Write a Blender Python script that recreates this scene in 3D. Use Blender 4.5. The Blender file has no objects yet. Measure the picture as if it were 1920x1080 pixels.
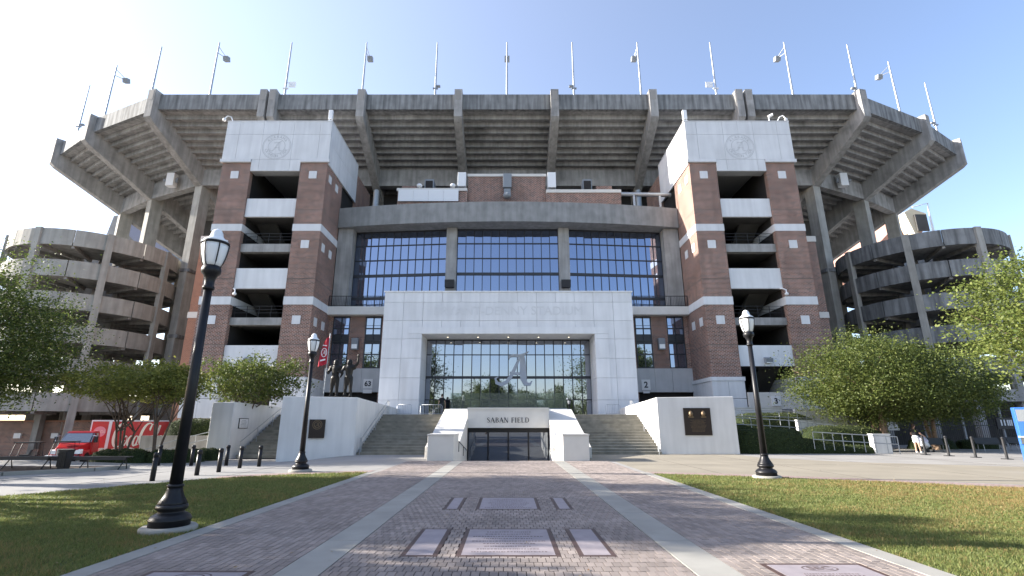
import bpy, math, random
import numpy as np
from mathutils import Vector, Matrix
R = math.radians
random.seed(5)
scn = bpy.context.scene
COL = scn.collection

# ------------------------------------------------------------------ camera, sky, sun, exposure
cd = bpy.data.cameras.new('camera'); cam = bpy.data.objects.new('camera', cd); COL.objects.link(cam)
cam.location = (0, 0, 1.65); cam.rotation_euler = (R(90 + 15.4), 0, 0)
cd.sensor_width = 36; cd.lens = 36 * 933 / 1920; cd.shift_x = 7 / 1920
cd.clip_end = 3000; cd.clip_start = .1
scn.camera = cam
SUN_EL, SUN_BACK = 21.5, 5.0          # elevation; degrees behind the facade plane, from the left
w = bpy.data.worlds.new('World'); scn.world = w; w.use_nodes = True
nt = w.node_tree; nt.nodes.clear()
sky = nt.nodes.new('ShaderNodeTexSky'); sky.sky_type = 'NISHITA'; sky.sun_disc = False
sky.sun_elevation = R(SUN_EL); sky.sun_rotation = R(-(90 - SUN_BACK))
sky.altitude = 60; sky.air_density = 1.0; sky.dust_density = 0.8; sky.ozone_density = 2.0
bg = nt.nodes.new('ShaderNodeBackground'); bg.inputs[1].default_value = .106
wo = nt.nodes.new('ShaderNodeOutputWorld')
tint = nt.nodes.new('ShaderNodeVectorMath'); tint.operation = 'MULTIPLY'; tint.inputs[1].default_value = (1.04, .97, 1.0)   # white balance of the photograph
nt.links.new(sky.outputs[0], tint.inputs[0])
tcd = nt.nodes.new('ShaderNodeTexCoord'); dot = nt.nodes.new('ShaderNodeVectorMath'); dot.operation = 'DOT_PRODUCT'      # thin haze: a broad forward-scattered glow round the sun
nt.links.new(tcd.outputs['Generated'], dot.inputs[0]); dot.inputs[1].default_value = (-math.cos(R(SUN_EL)) * math.cos(R(SUN_BACK)), math.cos(R(SUN_EL)) * math.sin(R(SUN_BACK)), math.sin(R(SUN_EL)))
mr = nt.nodes.new('ShaderNodeMapRange'); mr.inputs[1].default_value = -1; mr.inputs[2].default_value = 1; nt.links.new(dot.outputs['Value'], mr.inputs[0])
pw = nt.nodes.new('ShaderNodeMath'); pw.operation = 'POWER'; pw.inputs[1].default_value = 2.0; nt.links.new(mr.outputs[0], pw.inputs[0])
hz = nt.nodes.new('ShaderNodeVectorMath'); hz.operation = 'SCALE'; hz.inputs[0].default_value = (1.42, 1.38, 1.38); nt.links.new(pw.outputs[0], hz.inputs['Scale'])
sm_ = nt.nodes.new('ShaderNodeVectorMath'); sm_.operation = 'ADD'; nt.links.new(tint.outputs[0], sm_.inputs[0]); nt.links.new(hz.outputs[0], sm_.inputs[1]); nt.links.new(sm_.outputs[0], bg.inputs[0]); nt.links.new(bg.outputs[0], wo.inputs[0])
sd = bpy.data.lights.new('sun', 'SUN'); sun = bpy.data.objects.new('sun', sd); COL.objects.link(sun)
sd.energy = 5.0; sd.angle = R(.5); sd.color = (1, .935, .84)
sv = Vector((-math.cos(R(SUN_EL)) * math.cos(R(SUN_BACK)), math.cos(R(SUN_EL)) * math.sin(R(SUN_BACK)), math.sin(R(SUN_EL))))
sun.rotation_euler = sv.to_track_quat('Z', 'Y').to_euler()
scn.view_settings.view_transform = 'Standard'; scn.view_settings.look = 'None'
scn.view_settings.exposure = 1.72; scn.view_settings.gamma = 1; scn.view_settings.use_curve_mapping = False
scn.cycles.max_bounces = 8; scn.cycles.diffuse_bounces = 4; scn.cycles.transparent_max_bounces = 12
scn.cycles.use_denoising = True

# ------------------------------------------------------------------ materials
MATS = {}
def mat(name, col, rough=.8, var=0., vs=3., streak=0., bump=0., bs=40., spec=.3, metal=0., objvar=0., islvar=0.,
        stain=None, brick=None, mix2=None, coat=0.):
    m = bpy.data.materials.new(name); m.use_nodes = True
    n, l = m.node_tree.nodes, m.node_tree.links
    b = n['Principled BSDF']; b.inputs['Roughness'].default_value = rough; b.inputs['Metallic'].default_value = metal
    b.inputs['Specular IOR Level'].default_value = spec; b.inputs['Coat Weight'].default_value = coat
    MATS[name] = m
    geo = n.new('ShaderNodeNewGeometry')
    def noise(scale, detail=4, vec=None):
        t = n.new('ShaderNodeTexNoise'); t.inputs['Scale'].default_value = scale; t.inputs['Detail'].default_value = detail
        l.new(vec or geo.outputs['Position'], t.inputs['Vector']); return t.outputs['Fac']
    def rng(v, a, b_, lo=.3, hi=.7):
        t = n.new('ShaderNodeMapRange'); t.inputs[1].default_value = lo; t.inputs[2].default_value = hi
        t.inputs[3].default_value = a; t.inputs[4].default_value = b_; l.new(v, t.inputs[0]); return t.outputs[0]
    fac = []
    if var: fac.append(rng(noise(vs, 5), 1 - var, 1 + var))
    if streak:
        mp = n.new('ShaderNodeMapping'); mp.inputs['Scale'].default_value = (1.6, 1.6, .16)
        l.new(geo.outputs['Position'], mp.inputs['Vector'])
        fac.append(rng(noise(1.5, 6, mp.outputs[0]), 1 - streak, 1 + streak * .5, .35, .62))
    if objvar:
        oi = n.new('ShaderNodeObjectInfo'); fac.append(rng(oi.outputs['Random'], 1 - objvar, 1 + objvar, 0, 1))
    if islvar: fac.append(rng(geo.outputs['Random Per Island'], 1 - islvar, 1 + islvar, 0, 1))
    if brick:
        sp = n.new('ShaderNodeSeparateXYZ'); l.new(geo.outputs['Position'], sp.inputs[0])
        ad = n.new('ShaderNodeMath'); ad.operation = 'ADD'; l.new(sp.outputs[0], ad.inputs[0]); l.new(sp.outputs[1], ad.inputs[1])
        cb = n.new('ShaderNodeCombineXYZ'); l.new(ad.outputs[0], cb.inputs[0])
        l.new(sp.outputs[2] if brick[3] == 'z' else sp.outputs[1], cb.inputs[1])
        if brick[3] != 'z': l.new(sp.outputs[0], cb.inputs[0])
        bt = n.new('ShaderNodeTexBrick'); l.new(cb.outputs[0], bt.inputs['Vector'])
        bt.inputs['Scale'].default_value = 1; bt.inputs['Brick Width'].default_value = brick[4]; bt.inputs['Row Height'].default_value = brick[5]
        bt.inputs['Mortar Size'].default_value = brick[6]; bt.inputs['Mortar Smooth'].default_value = .2; bt.inputs['Bias'].default_value = 0
        for k in range(3): bt.inputs[k + 1].default_value = (*brick[k], 1)
        cur = bt.outputs['Color']
    else:
        rg = n.new('ShaderNodeRGB'); rg.outputs[0].default_value = (*col, 1); cur = rg.outputs[0]
    if mix2:       # a second colour in noise patches: (colour, noise scale, lo, hi)
        mx = n.new('ShaderNodeMix'); mx.data_type = 'RGBA'
        l.new(rng(noise(mix2[1], 5), 0, 1, mix2[2], mix2[3]), mx.inputs[0]); l.new(cur, mx.inputs[6]); mx.inputs[7].default_value = (*mix2[0], 1)
        cur = mx.outputs[2]
    for f in fac:
        s = n.new('ShaderNodeVectorMath'); s.operation = 'SCALE'; l.new(cur, s.inputs[0]); l.new(f, s.inputs['Scale']); cur = s.outputs[0]
    l.new(cur, b.inputs['Base Color'])
    if bump:
        bp = n.new('ShaderNodeBump'); bp.inputs['Strength'].default_value = bump; bp.inputs['Distance'].default_value = .02
        l.new(noise(bs, 3), bp.inputs['Height']); l.new(bp.outputs[0], b.inputs['Normal'])
    return m
def leafmat(name, c1, c2, trans=.35):
    m = bpy.data.materials.new(name); m.use_nodes = True; MATS[name] = m
    n, l = m.node_tree.nodes, m.node_tree.links
    b = n['Principled BSDF']; b.inputs['Roughness'].default_value = .55; b.inputs['Specular IOR Level'].default_value = .35
    g = n.new('ShaderNodeNewGeometry'); mx = n.new('ShaderNodeMix'); mx.data_type = 'RGBA'
    l.new(g.outputs['Random Per Island'], mx.inputs[0]); mx.inputs[6].default_value = (*c1, 1); mx.inputs[7].default_value = (*c2, 1)
    l.new(mx.outputs[2], b.inputs['Base Color'])
    t = n.new('ShaderNodeBsdfTranslucent'); l.new(mx.outputs[2], t.inputs[0])
    ms = n.new('ShaderNodeMixShader'); ms.inputs[0].default_value = trans
    l.new(b.outputs[0], ms.inputs[1]); l.new(t.outputs[0], ms.inputs[2]); l.new(ms.outputs[0], n['Material Output'].inputs[0])
    return m
def glassmat(name, refl, tint, dark, clear=0.):
    """coated glass: mirror share, tint of the mirror, body colour, share that lets light through"""
    m = bpy.data.materials.new(name); m.use_nodes = True; MATS[name] = m
    n, l = m.node_tree.nodes, m.node_tree.links
    n.remove(n['Principled BSDF'])
    gl = n.new('ShaderNodeBsdfGlossy'); gl.inputs['Color'].default_value = (*tint, 1); gl.inputs['Roughness'].default_value = .01
    df = n.new('ShaderNodeBsdfDiffuse'); df.inputs[0].default_value = (*dark, 1)
    tr = n.new('ShaderNodeBsdfTransparent'); tr.inputs[0].default_value = (.75, .8, .8, 1)
    m1 = n.new('ShaderNodeMixShader'); m1.inputs[0].default_value = clear; l.new(df.outputs[0], m1.inputs[1]); l.new(tr.outputs[0], m1.inputs[2])
    lw = n.new('ShaderNodeFresnel'); lw.inputs[0].default_value = 1.5
    ad = n.new('ShaderNodeMath'); ad.operation = 'ADD'; ad.use_clamp = True; ad.inputs[1].default_value = refl; l.new(lw.outputs[0], ad.inputs[0])
    m2 = n.new('ShaderNodeMixShader'); l.new(ad.outputs[0], m2.inputs[0]); l.new(m1.outputs[0], m2.inputs[1]); l.new(gl.outputs[0], m2.inputs[2])
    l.new(m2.outputs[0], n['Material Output'].inputs[0])
    return m

BR1, BR2, MORT = (.25, .112, .075), (.095, .048, .038), (.40, .34, .30)
M_brick = mat('red_brick', BR1, .85, var=.17, vs=.6, streak=.10, brick=(BR1, BR2, MORT, 'z', .30, .115, .017), bump=.15, bs=25)
M_brick_o = mat('orange_brick', BR1, .85, var=.1, vs=.8, brick=((.31, .13, .075), (.24, .10, .06), (.32, .24, .19), 'z', .22, .085, .011))
M_conc = mat('weathered_concrete', (.30, .295, .285), .9, var=.14, vs=.9, streak=.2, bump=.2, bs=8, mix2=((.19, .187, .18), .4, .52, .7))
M_conc_d = mat('stain_and_shade_concrete', (.20, .205, .205), .9, var=.12, vs=1.2, streak=.42, bump=.2, bs=8)  # stains are real; the darker tone also stands for shade on one ramp
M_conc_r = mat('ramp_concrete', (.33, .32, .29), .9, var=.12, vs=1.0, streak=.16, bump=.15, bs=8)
M_beam = mat('beam_concrete', (.245, .248, .245), .9, var=.15, vs=1.1, streak=.14, bump=.15, bs=8)
M_white = mat('white_precast', (.62, .63, .64), .75, var=.05, vs=.7, streak=.065, objvar=.04)
M_stone = mat('cast_stone', (.60, .58, .54), .8, var=.05, vs=1.5)
M_gstone = mat('grey_stone', (.46, .465, .47), .8, var=.05, vs=1.5, streak=.06)
M_plinth = mat('painted_plinth', (.64, .635, .62), .75, var=.05, vs=.8, streak=.07)
M_step = mat('stair_concrete', (.26, .245, .205), .9, var=.22, vs=2.2, bump=.2, bs=20, objvar=.08)
M_pave = mat('pavement_concrete', (.265, .258, .246), .9, var=.1, vs=.5, bump=.1, bs=60)
M_cream = mat('cream_concrete', (.255, .228, .18), .9, var=.1, vs=.6, bump=.1, bs=60, objvar=.05)
M_pale = mat('pale_concrete', (.285, .272, .255), .9, var=.1, vs=.5, bump=.1, bs=60, objvar=.05)
M_strip = mat('border_concrete', (.30, .29, .262), .88, var=.1, vs=1.6, bump=.1, bs=80, objvar=.06)
M_paver = mat('clay_paver', (.245, .208, .188), .88, var=.15, vs=.9, bump=.25, bs=90, objvar=.16, islvar=.16)
M_bed = mat('sand_joint', (.06, .05, .045), .95, var=.2, vs=30)
M_pband = mat('paver_band', (.33, .25, .22), .88, var=.1, vs=2, brick=((.36, .27, .245), (.29, .21, .19), (.12, .1, .09), 'y', .2, .1, .008))
M_asph = mat('asphalt', (.11, .11, .11), .9, var=.15, vs=.5)
M_soil = mat('lawn_soil', (.09, .105, .04), .95, var=.35, vs=3, mix2=((.14, .115, .055), .45, .48, .66))
M_mulch = mat('mulch', (.06, .04, .03), .95, var=.3, vs=12)
M_black = mat('black_paint', (.010, .010, .012), .42, var=.15, vs=8, spec=.35)
M_blackm = mat('black_metal', (.02, .02, .022), .55, spec=.4)
M_mull = mat('dark_mullion', (.018, .02, .026), .4, spec=.5)
M_grey = mat('galvanised_steel', (.36, .38, .40), .45, metal=.6, var=.1, vs=5)
M_fix = mat('grey_fixture', (.22, .24, .26), .55, spec=.4)
M_wfix = mat('white_fixture', (.72, .73, .74), .5)
M_dark = mat('shade_dark', (.03, .028, .027), .9, var=.2, vs=.6)  # near-black tone stands for shade in openings and voids
M_dkc = mat('shade_dark_concrete', (.075, .072, .068), .9, var=.15, vs=.8)  # darkened so the colour itself carries interior shade
M_bronze = mat('dark_bronze', (.022, .020, .018), .42, metal=.35, var=.2, vs=6)
M_plaque = mat('bronze_plaque', (.035, .026, .022), .45, metal=.3)
M_relief = mat('bronze_relief', (.16, .115, .07), .45, metal=.5)
M_granite = mat('lilac_granite', (.31, .275, .29), .55, var=.1, vs=5, bump=.08, bs=200, objvar=.05)
M_gborder = mat('brown_granite', (.085, .055, .048), .5, var=.2, vs=30)
M_ink = mat('engraved_ink', (.13, .10, .10), .8)
M_sign = mat('sign_white', (.70, .70, .69), .6)
M_letter = mat('letter_dark', (.018, .02, .03), .4)
M_seal = mat('groove_shade', (.39, .40, .41), .8)  # engraved seal lines' shade as a darker grey; also backs panel joints
M_red = mat('truck_red', (.50, .016, .020), .35, spec=.5, coat=.4)
M_cream_l = mat('cream_lettering', (.86, .80, .66), .5)
M_pink = mat('pink_disc', (.68, .30, .34), .5)
M_chrome = mat('chrome', (.55, .56, .57), .22, metal=1.)
M_tyre = mat('tyre_rubber', (.018, .018, .018), .85)
M_flag = mat('crimson_cloth', (.42, .025, .045), .8, var=.08, vs=3)
M_flagw = mat('white_cloth', (.72, .68, .68), .8)
M_blue = mat('blue_paint', (.04, .145, .47), .4, spec=.5, coat=.3)
M_blued = mat('navy_paint', (.015, .04, .16), .45, spec=.5)
M_bark = mat('brown_bark', (.115, .085, .062), .9, var=.3, vs=5, bump=.6, bs=18)
M_barkl = mat('smooth_bark', (.24, .165, .115), .8, var=.3, vs=4, bump=.3, bs=14)
M_hedge = mat('hedge_core', (.018, .028, .008), .95, var=.3, vs=6)
M_skin = mat('skin', (.50, .30, .22), .6)
M_hair = mat('brown_hair', (.06, .035, .02), .6)
M_topb = mat('black_shirt', (.018, .018, .02), .85)
M_short = mat('white_shorts', (.70, .71, .74), .8)
M_lilac = mat('lilac_fabric', (.46, .47, .60), .85)
M_pgrey = mat('pale_fabric', (.60, .63, .66), .85)
M_globe = mat('frosted_glass', (.86, .87, .86), .25, spec=.5)
M_decal = mat('frosted_decal', (.34, .375, .43), .6)
M_glass = glassmat('blue_coated_glass', .34, (.64, .75, 1.), (.010, .012, .016))
M_glass2 = glassmat('entrance_glass', .36, (.82, .88, 1.), (.02, .022, .026))
M_gdoor = glassmat('door_glass', .10, (.8, .88, 1.), (.035, .045, .065))
M_gclear = glassmat('clear_glass', .06, (.9, 1, .97), (.3, .34, .33), .86)
M_gtruck = glassmat('windscreen', .22, (.9, .95, 1), (.03, .035, .04))
L_olive = leafmat('olive_leaf', (.05, .08, .018), (.135, .158, .036), .4)
L_myrtle = leafmat('myrtle_leaf', (.10, .13, .025), (.27, .275, .065), .5)
L_dark = leafmat('oak_leaf', (.034, .062, .015), (.145, .18, .044), .42)
L_yellow = leafmat('sunny_leaf', (.075, .115, .022), (.20, .23, .06), .42)
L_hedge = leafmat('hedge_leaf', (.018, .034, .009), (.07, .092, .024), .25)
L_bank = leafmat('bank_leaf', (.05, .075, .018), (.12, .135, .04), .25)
L_grass = leafmat('grass_blade', (.10, .14, .036), (.25, .27, .09), .4)
L_straw = leafmat('dry_grass_blade', (.25, .195, .075), (.36, .26, .11), .4)

# ------------------------------------------------------------------ helpers
OFF = {}
def tag(o, label=None, cat=None, group=None, kind=None):
    if label: o['label'] = label
    if cat: o['category'] = cat
    if group: o['group'] = group
    if kind: o['kind'] = kind
    return o
def thing(name, label, cat, loc, group=None, rot=0):
    o = bpy.data.objects.new(name, None); COL.objects.link(o); o.location = loc; o.empty_display_size = .3
    o.rotation_euler[2] = rot; OFF[o.name] = Vector(loc) if rot == 0 else Vector((0, 0, 0))
    return tag(o, label, cat, group)
def link(name, me, m, parent=None, loc=(0, 0, 0)):
    o = bpy.data.objects.new(name, me); COL.objects.link(o)
    if m is not None and not me.materials: me.materials.append(m)
    if parent is not None: o.parent = parent
    o.location = loc
    return o
class MB:
    """collects shapes given in world coordinates (or in the frame T) and links them as one mesh"""
    def __init__(s, T=None): s.v, s.f, s.sm, s.T = [], [], [], T
    def add(s, vs, fs, smooth=False):
        k = len(s.v)
        s.v += [tuple(s.T @ Vector(p)) for p in vs] if s.T is not None else [tuple(p) for p in vs]
        s.f += [tuple(i + k for i in f) for f in fs]; s.sm += [smooth] * len(fs); return s
    def box(s, x0, x1, y0, y1, z0, z1):
        if x0 > x1: x0, x1 = x1, x0
        return s.add([(x0, y0, z0), (x1, y0, z0), (x1, y1, z0), (x0, y1, z0), (x0, y0, z1), (x1, y0, z1), (x1, y1, z1), (x0, y1, z1)],
                     [(0, 3, 2, 1), (4, 5, 6, 7), (0, 1, 5, 4), (1, 2, 6, 5), (2, 3, 7, 6), (3, 0, 4, 7)])
    def hexa(s, b, t):                # bottom and top quads, both counter-clockwise from above
        return s.add(list(b) + list(t), [(0, 3, 2, 1), (4, 5, 6, 7), (0, 1, 5, 4), (1, 2, 6, 5), (2, 3, 7, 6), (3, 0, 4, 7)])
    def prism(s, pts, d):             # polygon swept by the vector d
        n = len(pts); d = Vector(d)
        return s.add([Vector(p) for p in pts] + [Vector(p) + d for p in pts],
                     [tuple(range(n))[::-1], tuple(range(n, 2 * n))] + [(i, (i + 1) % n, n + (i + 1) % n, n + i) for i in range(n)])
    def tube(s, pts, r, k=8, smooth=True):
        pts = [Vector(p) for p in pts]; rs = r if hasattr(r, '__len__') else [r] * len(pts)
        vs, fs = [], []
        for i, p in enumerate(pts):
            d = (pts[min(i + 1, len(pts) - 1)] - pts[max(i - 1, 0)]).normalized()
            u = d.cross(Vector((0, 0, 1)) if abs(d.z) < .9 else Vector((1, 0, 0))).normalized(); w_ = d.cross(u)
            vs += [p + (u * math.cos(a) + w_ * math.sin(a)) * rs[i] for a in (2 * math.pi * j / k for j in range(k))]
        for i in range(len(pts) - 1):
            fs += [(i * k + j, i * k + (j + 1) % k, (i + 1) * k + (j + 1) % k, (i + 1) * k + j) for j in range(k)]
        s.add(vs, fs, smooth)
        return s.add([vs[j] for j in range(k)] + vs[-k:], [tuple(range(k))[::-1], tuple(range(k, 2 * k))])
    def lathe(s, prof, c, k=20, smooth=True, flute=0):
        vs, fs = [], []
        for r, z in prof:
            for j in range(k):
                q = r * (1 - (flute if (j % 2) else 0)); a = 2 * math.pi * j / k
                vs.append((c[0] + q * math.cos(a), c[1] + q * math.sin(a), c[2] + z))
        for i in range(len(prof) - 1):
            fs += [(i * k + j, i * k + (j + 1) % k, (i + 1) * k + (j + 1) % k, (i + 1) * k + j) for j in range(k)]
        fs += [tuple(range(k))[::-1], tuple(range((len(prof) - 1) * k, len(prof) * k))]
        return s.add(vs, fs, smooth)
    def ribbon(s, pts, wd, fr, y=0.):  # flat stroke in the frame fr(u, v, depth) -> world
        wd = wd if hasattr(wd, '__len__') else [wd] * len(pts); vs = []
        for i, p in enumerate(pts):
            a, b = pts[max(i - 1, 0)], pts[min(i + 1, len(pts) - 1)]
            dx, dz = b[0] - a[0], b[1] - a[1]; L = math.hypot(dx, dz) or 1
            nx, nz = -dz / L * wd[i] / 2, dx / L * wd[i] / 2
            vs += [fr(p[0] + nx, p[1] + nz, y), fr(p[0] - nx, p[1] - nz, y)]
        return s.add(vs, [(2 * i, 2 * i + 1, 2 * i + 3, 2 * i + 2) for i in range(len(pts) - 1)])
    def build(s, name, m, parent=None, origin=None, bevel=0):
        o_ = Vector(origin) if origin is not None else (OFF[parent.name] if parent is not None else Vector((0, 0, 0)))
        me = bpy.data.meshes.new(name); me.from_pydata([tuple(Vector(p) - o_) for p in s.v], [], s.f)
        me.polygons.foreach_set('use_smooth', s.sm); me.update()
        o = link(name, me, m, parent, tuple(o_) if parent is None else (0, 0, 0)); OFF[o.name] = o_
        if bevel:
            b = o.modifiers.new('bevel', 'BEVEL'); b.width = bevel; b.segments = 2; b.limit_method = 'ANGLE'
        return o
UNIT = {}
def piece(name, m, parent, x0, x1, y0, y1, z0, z1):
    """one box piece; alike pieces share a unit-cube mesh"""
    if m.name not in UNIT:
        b = MB().box(-.5, .5, -.5, .5, -.5, .5); me = bpy.data.meshes.new('block_' + m.name)
        me.from_pydata(b.v, [], b.f); me.materials.append(m); UNIT[m.name] = me
    o = bpy.data.objects.new(name, UNIT[m.name]); COL.objects.link(o)
    off = OFF[parent.name] if parent is not None else Vector((0, 0, 0))
    if parent is not None: o.parent = parent
    o.location = Vector(((x0 + x1) / 2, (y0 + y1) / 2, (z0 + z1) / 2)) - off
    o.scale = (abs(x1 - x0), abs(y1 - y0), abs(z1 - z0))
    return o
def npmesh(name, V, F, mats, mi=None):
    me = bpy.data.meshes.new(name); n, k = F.shape
    me.vertices.add(len(V)); me.vertices.foreach_set('co', V.astype(np.float32).ravel())
    me.loops.add(n * k); me.loops.foreach_set('vertex_index', F.astype(np.int32).ravel())
    me.polygons.add(n); me.polygons.foreach_set('loop_start', np.arange(0, n * k, k, dtype=np.int32))
    for m in mats: me.materials.append(m)
    if mi is not None: me.polygons.foreach_set('material_index', mi.astype(np.int32))
    me.update(calc_edges=True); return me
def textmb(mb, s, size, fr, depth=.01, align='CENTER', bold=0.):
    """outline text as extruded mesh placed through fr(u, v, d)"""
    cu = bpy.data.curves.new('t', 'FONT'); cu.body = s; cu.size = size; cu.extrude = depth / 2; cu.align_x = align; cu.align_y = 'CENTER'
    cu.offset = bold; cu.resolution_u = 3
    o = bpy.data.objects.new('t', cu); COL.objects.link(o)
    dg = bpy.context.evaluated_depsgraph_get(); me = bpy.data.meshes.new_from_object(o.evaluated_get(dg))
    mb.add([fr(v.co.x, v.co.y, v.co.z + depth / 2) for v in me.vertices], [tuple(p.vertices) for p in me.polygons])
    bpy.data.objects.remove(o); bpy.data.curves.remove(cu); bpy.data.meshes.remove(me); return mb
def front(x, y, z):                  # frame of a wall that faces the camera side (-Y)
    return lambda u, v, d: (x + u, y - d, z + v)
def copy_tree(o, loc, label=None, parent=None):
    c = o.copy(); COL.objects.link(c)
    if parent is not None: c.parent = parent
    else: c.location = loc
    if label: c['label'] = label
    for ch in list(o.children): copy_tree(ch, None, None, c)
    return c
def sm(t): t = min(max(t, 0), 1); return t * t * (3 - 2 * t)
def gz(x, y):                        # the ground falls away towards the lower side street on the left
    return -1.55 * sm((-17.5 - x) / 6) * sm((y - 25.5) / 7) - .25 * sm((-8.8 - x) / 3) * sm((y - 22) / 4) * (1 - sm((-17.5 - x) / 6))

def leaves(rng, P, size, droop=.25, wid=.55):
    n = len(P); a = rng.normal(size=(n, 3)); a[:, 2] = a[:, 2] * .6 - droop; a /= np.linalg.norm(a, axis=1)[:, None]
    b = np.cross(a, rng.normal(size=(n, 3))); b /= np.linalg.norm(b, axis=1)[:, None] + 1e-9
    s = size * rng.uniform(.6, 1.3, n)[:, None]
    V = np.stack([P - a * s * .5, P + b * s * wid * .5, P + a * s * .5, P - b * s * wid * .5], 1).reshape(-1, 3)
    return V, np.arange(4 * n).reshape(-1, 4)
def crown(name, parent, c, rad, ncl, per, size, m, seed, shell=.45, flat=.55, cs=.17, lump=.22, droop=.25):
    rng = np.random.default_rng(seed); rad = np.array(rad, float)
    d = rng.normal(size=(ncl, 3)); d /= np.linalg.norm(d, axis=1)[:, None]
    ph = rng.uniform(0, 6.28, 6)
    bump_ = 1 + lump * (np.sin(3 * d[:, 0] + ph[0]) * np.sin(4 * d[:, 1] + ph[1]) + .7 * np.sin(7 * d[:, 0] + 5 * d[:, 2] + ph[2]) * np.sin(6 * d[:, 1] + ph[3]))
    r = (shell + (1 - shell) * rng.uniform(0, 1, ncl) ** .6) * bump_
    d[:, 2] = np.where(d[:, 2] < 0, d[:, 2] * flat, d[:, 2])
    C = d * r[:, None] * rad
    k = rng.poisson(per, ncl); idx = np.repeat(np.arange(ncl), k)
    csz = cs * rad.mean() * rng.uniform(.6, 1.35, ncl)
    P = C[idx] + rng.normal(size=(len(idx), 3)) * csz[idx][:, None] * np.array([1, 1, .6])
    V, F = leaves(rng, P + np.array(c), size, droop)
    off = np.array(OFF[parent.name])
    return link(name, npmesh(name, V - off, F, [m]), None, parent), C + np.array(c)
def tree(name, label, cat, base, h_fork, c, rad, ncl, per, size, m, bark, r0, seed, stems=1, group=None, nl=12, **kw):
    t = thing(name, label, cat, base, group)
    _, C = crown('crown', t, c, rad, ncl, per, size, m, seed, **kw)
    rn = random.Random(seed); b = Vector(base); mb = MB(); lim = MB()
    forks = []
    for s in range(stems):
        a = 6.283 * s / stems + rn.random(); sp = (.35 if stems > 1 else 0)
        f = b + Vector((math.cos(a) * sp * h_fork * .55 + (c[0] - base[0]) * .35, math.sin(a) * sp * h_fork * .5, h_fork * rn.uniform(.9, 1.1)))
        p0 = b + Vector((math.cos(a), math.sin(a), 0)) * (r0 * .8 if stems > 1 else 0) - Vector((0, 0, .1))
        mb.tube([p0, p0.lerp(f, .12) , p0.lerp(f, .55) + Vector((rn.uniform(-.06, .06), rn.uniform(-.06, .06), 0)), f], [r0 * 1.35, r0, r0 * .85, r0 * .68], 9); forks.append(f)
    mb.build('trunk', bark, t)
    for i in range(nl):
        f = forks[i % len(forks)]; q = Vector(C[rn.randrange(len(C))]); mid = f.lerp(q, .5) + Vector((rn.uniform(-.2, .2), rn.uniform(-.2, .2), .25))
        lim.tube([f - Vector((0, 0, .05)), mid, q], [r0 * .55, r0 * .32, r0 * .1], 6)
        for j in range(2):
            q2 = Vector(C[rn.randrange(len(C))]); q2 = mid.lerp(q2, .55); lim.tube([mid, q2], [r0 * .22, r0 * .06], 5)
    lim.build('limbs', bark, t)
    return t
def bush(name, label, cat, x0, x1, y0, y1, z0, z1, n, size, seed, m=None, group=None, round_=.35, slope=None):
    """a clipped hedge: a dark rounded core under a skin of leaves"""
    base = ((x0 + x1) / 2, (y0 + y1) / 2, z0); t = thing(name, label, cat, base, group); rng = np.random.default_rng(seed)
    N = 14; V, F = [], []
    def pt(u, v):      # u, v in -1..1 over the top, superellipse dome down to z0
        e = (abs(u) ** 4 + abs(v) ** 4); hgt = max(0, 1 - e ** 1.2) ** round_ if e < 1 else 0
        zt = z1 + (slope or 0) * v
        return (base[0] + u * (x1 - x0) / 2, base[1] + v * (y1 - y0) / 2, z0 + hgt * (zt - z0) * (1 + .05 * math.sin(u * 9 + v * 7 + seed)))
    def warp(u, v):
        k = max(abs(u), abs(v)); e = (u ** 4 + v ** 4) ** .25 or 1; return (u * k / e, v * k / e)
    for j in range(N + 1):
        for i in range(N + 1): V.append(pt(*warp(-1 + 2 * i / N, -1 + 2 * j / N)))
    F = [(j * (N + 1) + i, j * (N + 1) + i + 1, (j + 1) * (N + 1) + i + 1, (j + 1) * (N + 1) + i) for j in range(N) for i in range(N)]
    mb = MB(); mb.add(V, F, True); mb.build('dark_core', M_hedge, t)  # solid dark core added under the leaves, no branch shapes
    Va = np.array(V); Fa = np.array(F); A, B, C_, D_ = (Va[Fa[:, k]] for k in range(4))
    ar = np.linalg.norm(np.cross(C_ - A, D_ - B), axis=1); idx = rng.choice(len(F), n, p=ar / ar.sum())
    u, v = rng.uniform(0, 1, (2, n, 1)); P = (A[idx] * (1 - u) + B[idx] * u) * (1 - v) + (D_[idx] * (1 - u) + C_[idx] * u) * v
    P += rng.normal(size=P.shape) * size * .35
    LV, LF = leaves(rng, P, size, 0)
    link('foliage', npmesh('foliage', LV - np.array(base), LF, [m or L_hedge]), None, t)
    return t
def body(limbs, vox=.025):
    """one continuous figure: tapered limbs melted together into a single surface"""
    mb = MB()
    for p, q, r1, r2 in limbs:
        p, q = Vector(p), Vector(q); d = (q - p); L = d.length or .001; n = d / L
        prof = [(p - n * r1 * math.cos(a), r1 * math.sin(a)) for a in (R(20), R(50))] + [(p, r1), (q, r2)] + [(q + n * r2 * math.cos(a), r2 * math.sin(a)) for a in (R(50), R(20))]
        mb.tube([x[0] for x in prof], [x[1] for x in prof], 10)
    me = bpy.data.meshes.new('b'); me.from_pydata(mb.v, [], mb.f); o = bpy.data.objects.new('b', me); COL.objects.link(o)
    m = o.modifiers.new('r', 'REMESH'); m.mode = 'VOXEL'; m.voxel_size = vox
    s = o.modifiers.new('s', 'SMOOTH'); s.iterations = 4; s.factor = .5
    out = bpy.data.meshes.new_from_object(o.evaluated_get(bpy.context.evaluated_depsgraph_get()))
    vs = [v.co.copy() for v in out.vertices]; fs = [tuple(p.vertices) for p in out.polygons]
    bpy.data.objects.remove(o); bpy.data.meshes.remove(me); bpy.data.meshes.remove(out)
    return vs, fs
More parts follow.
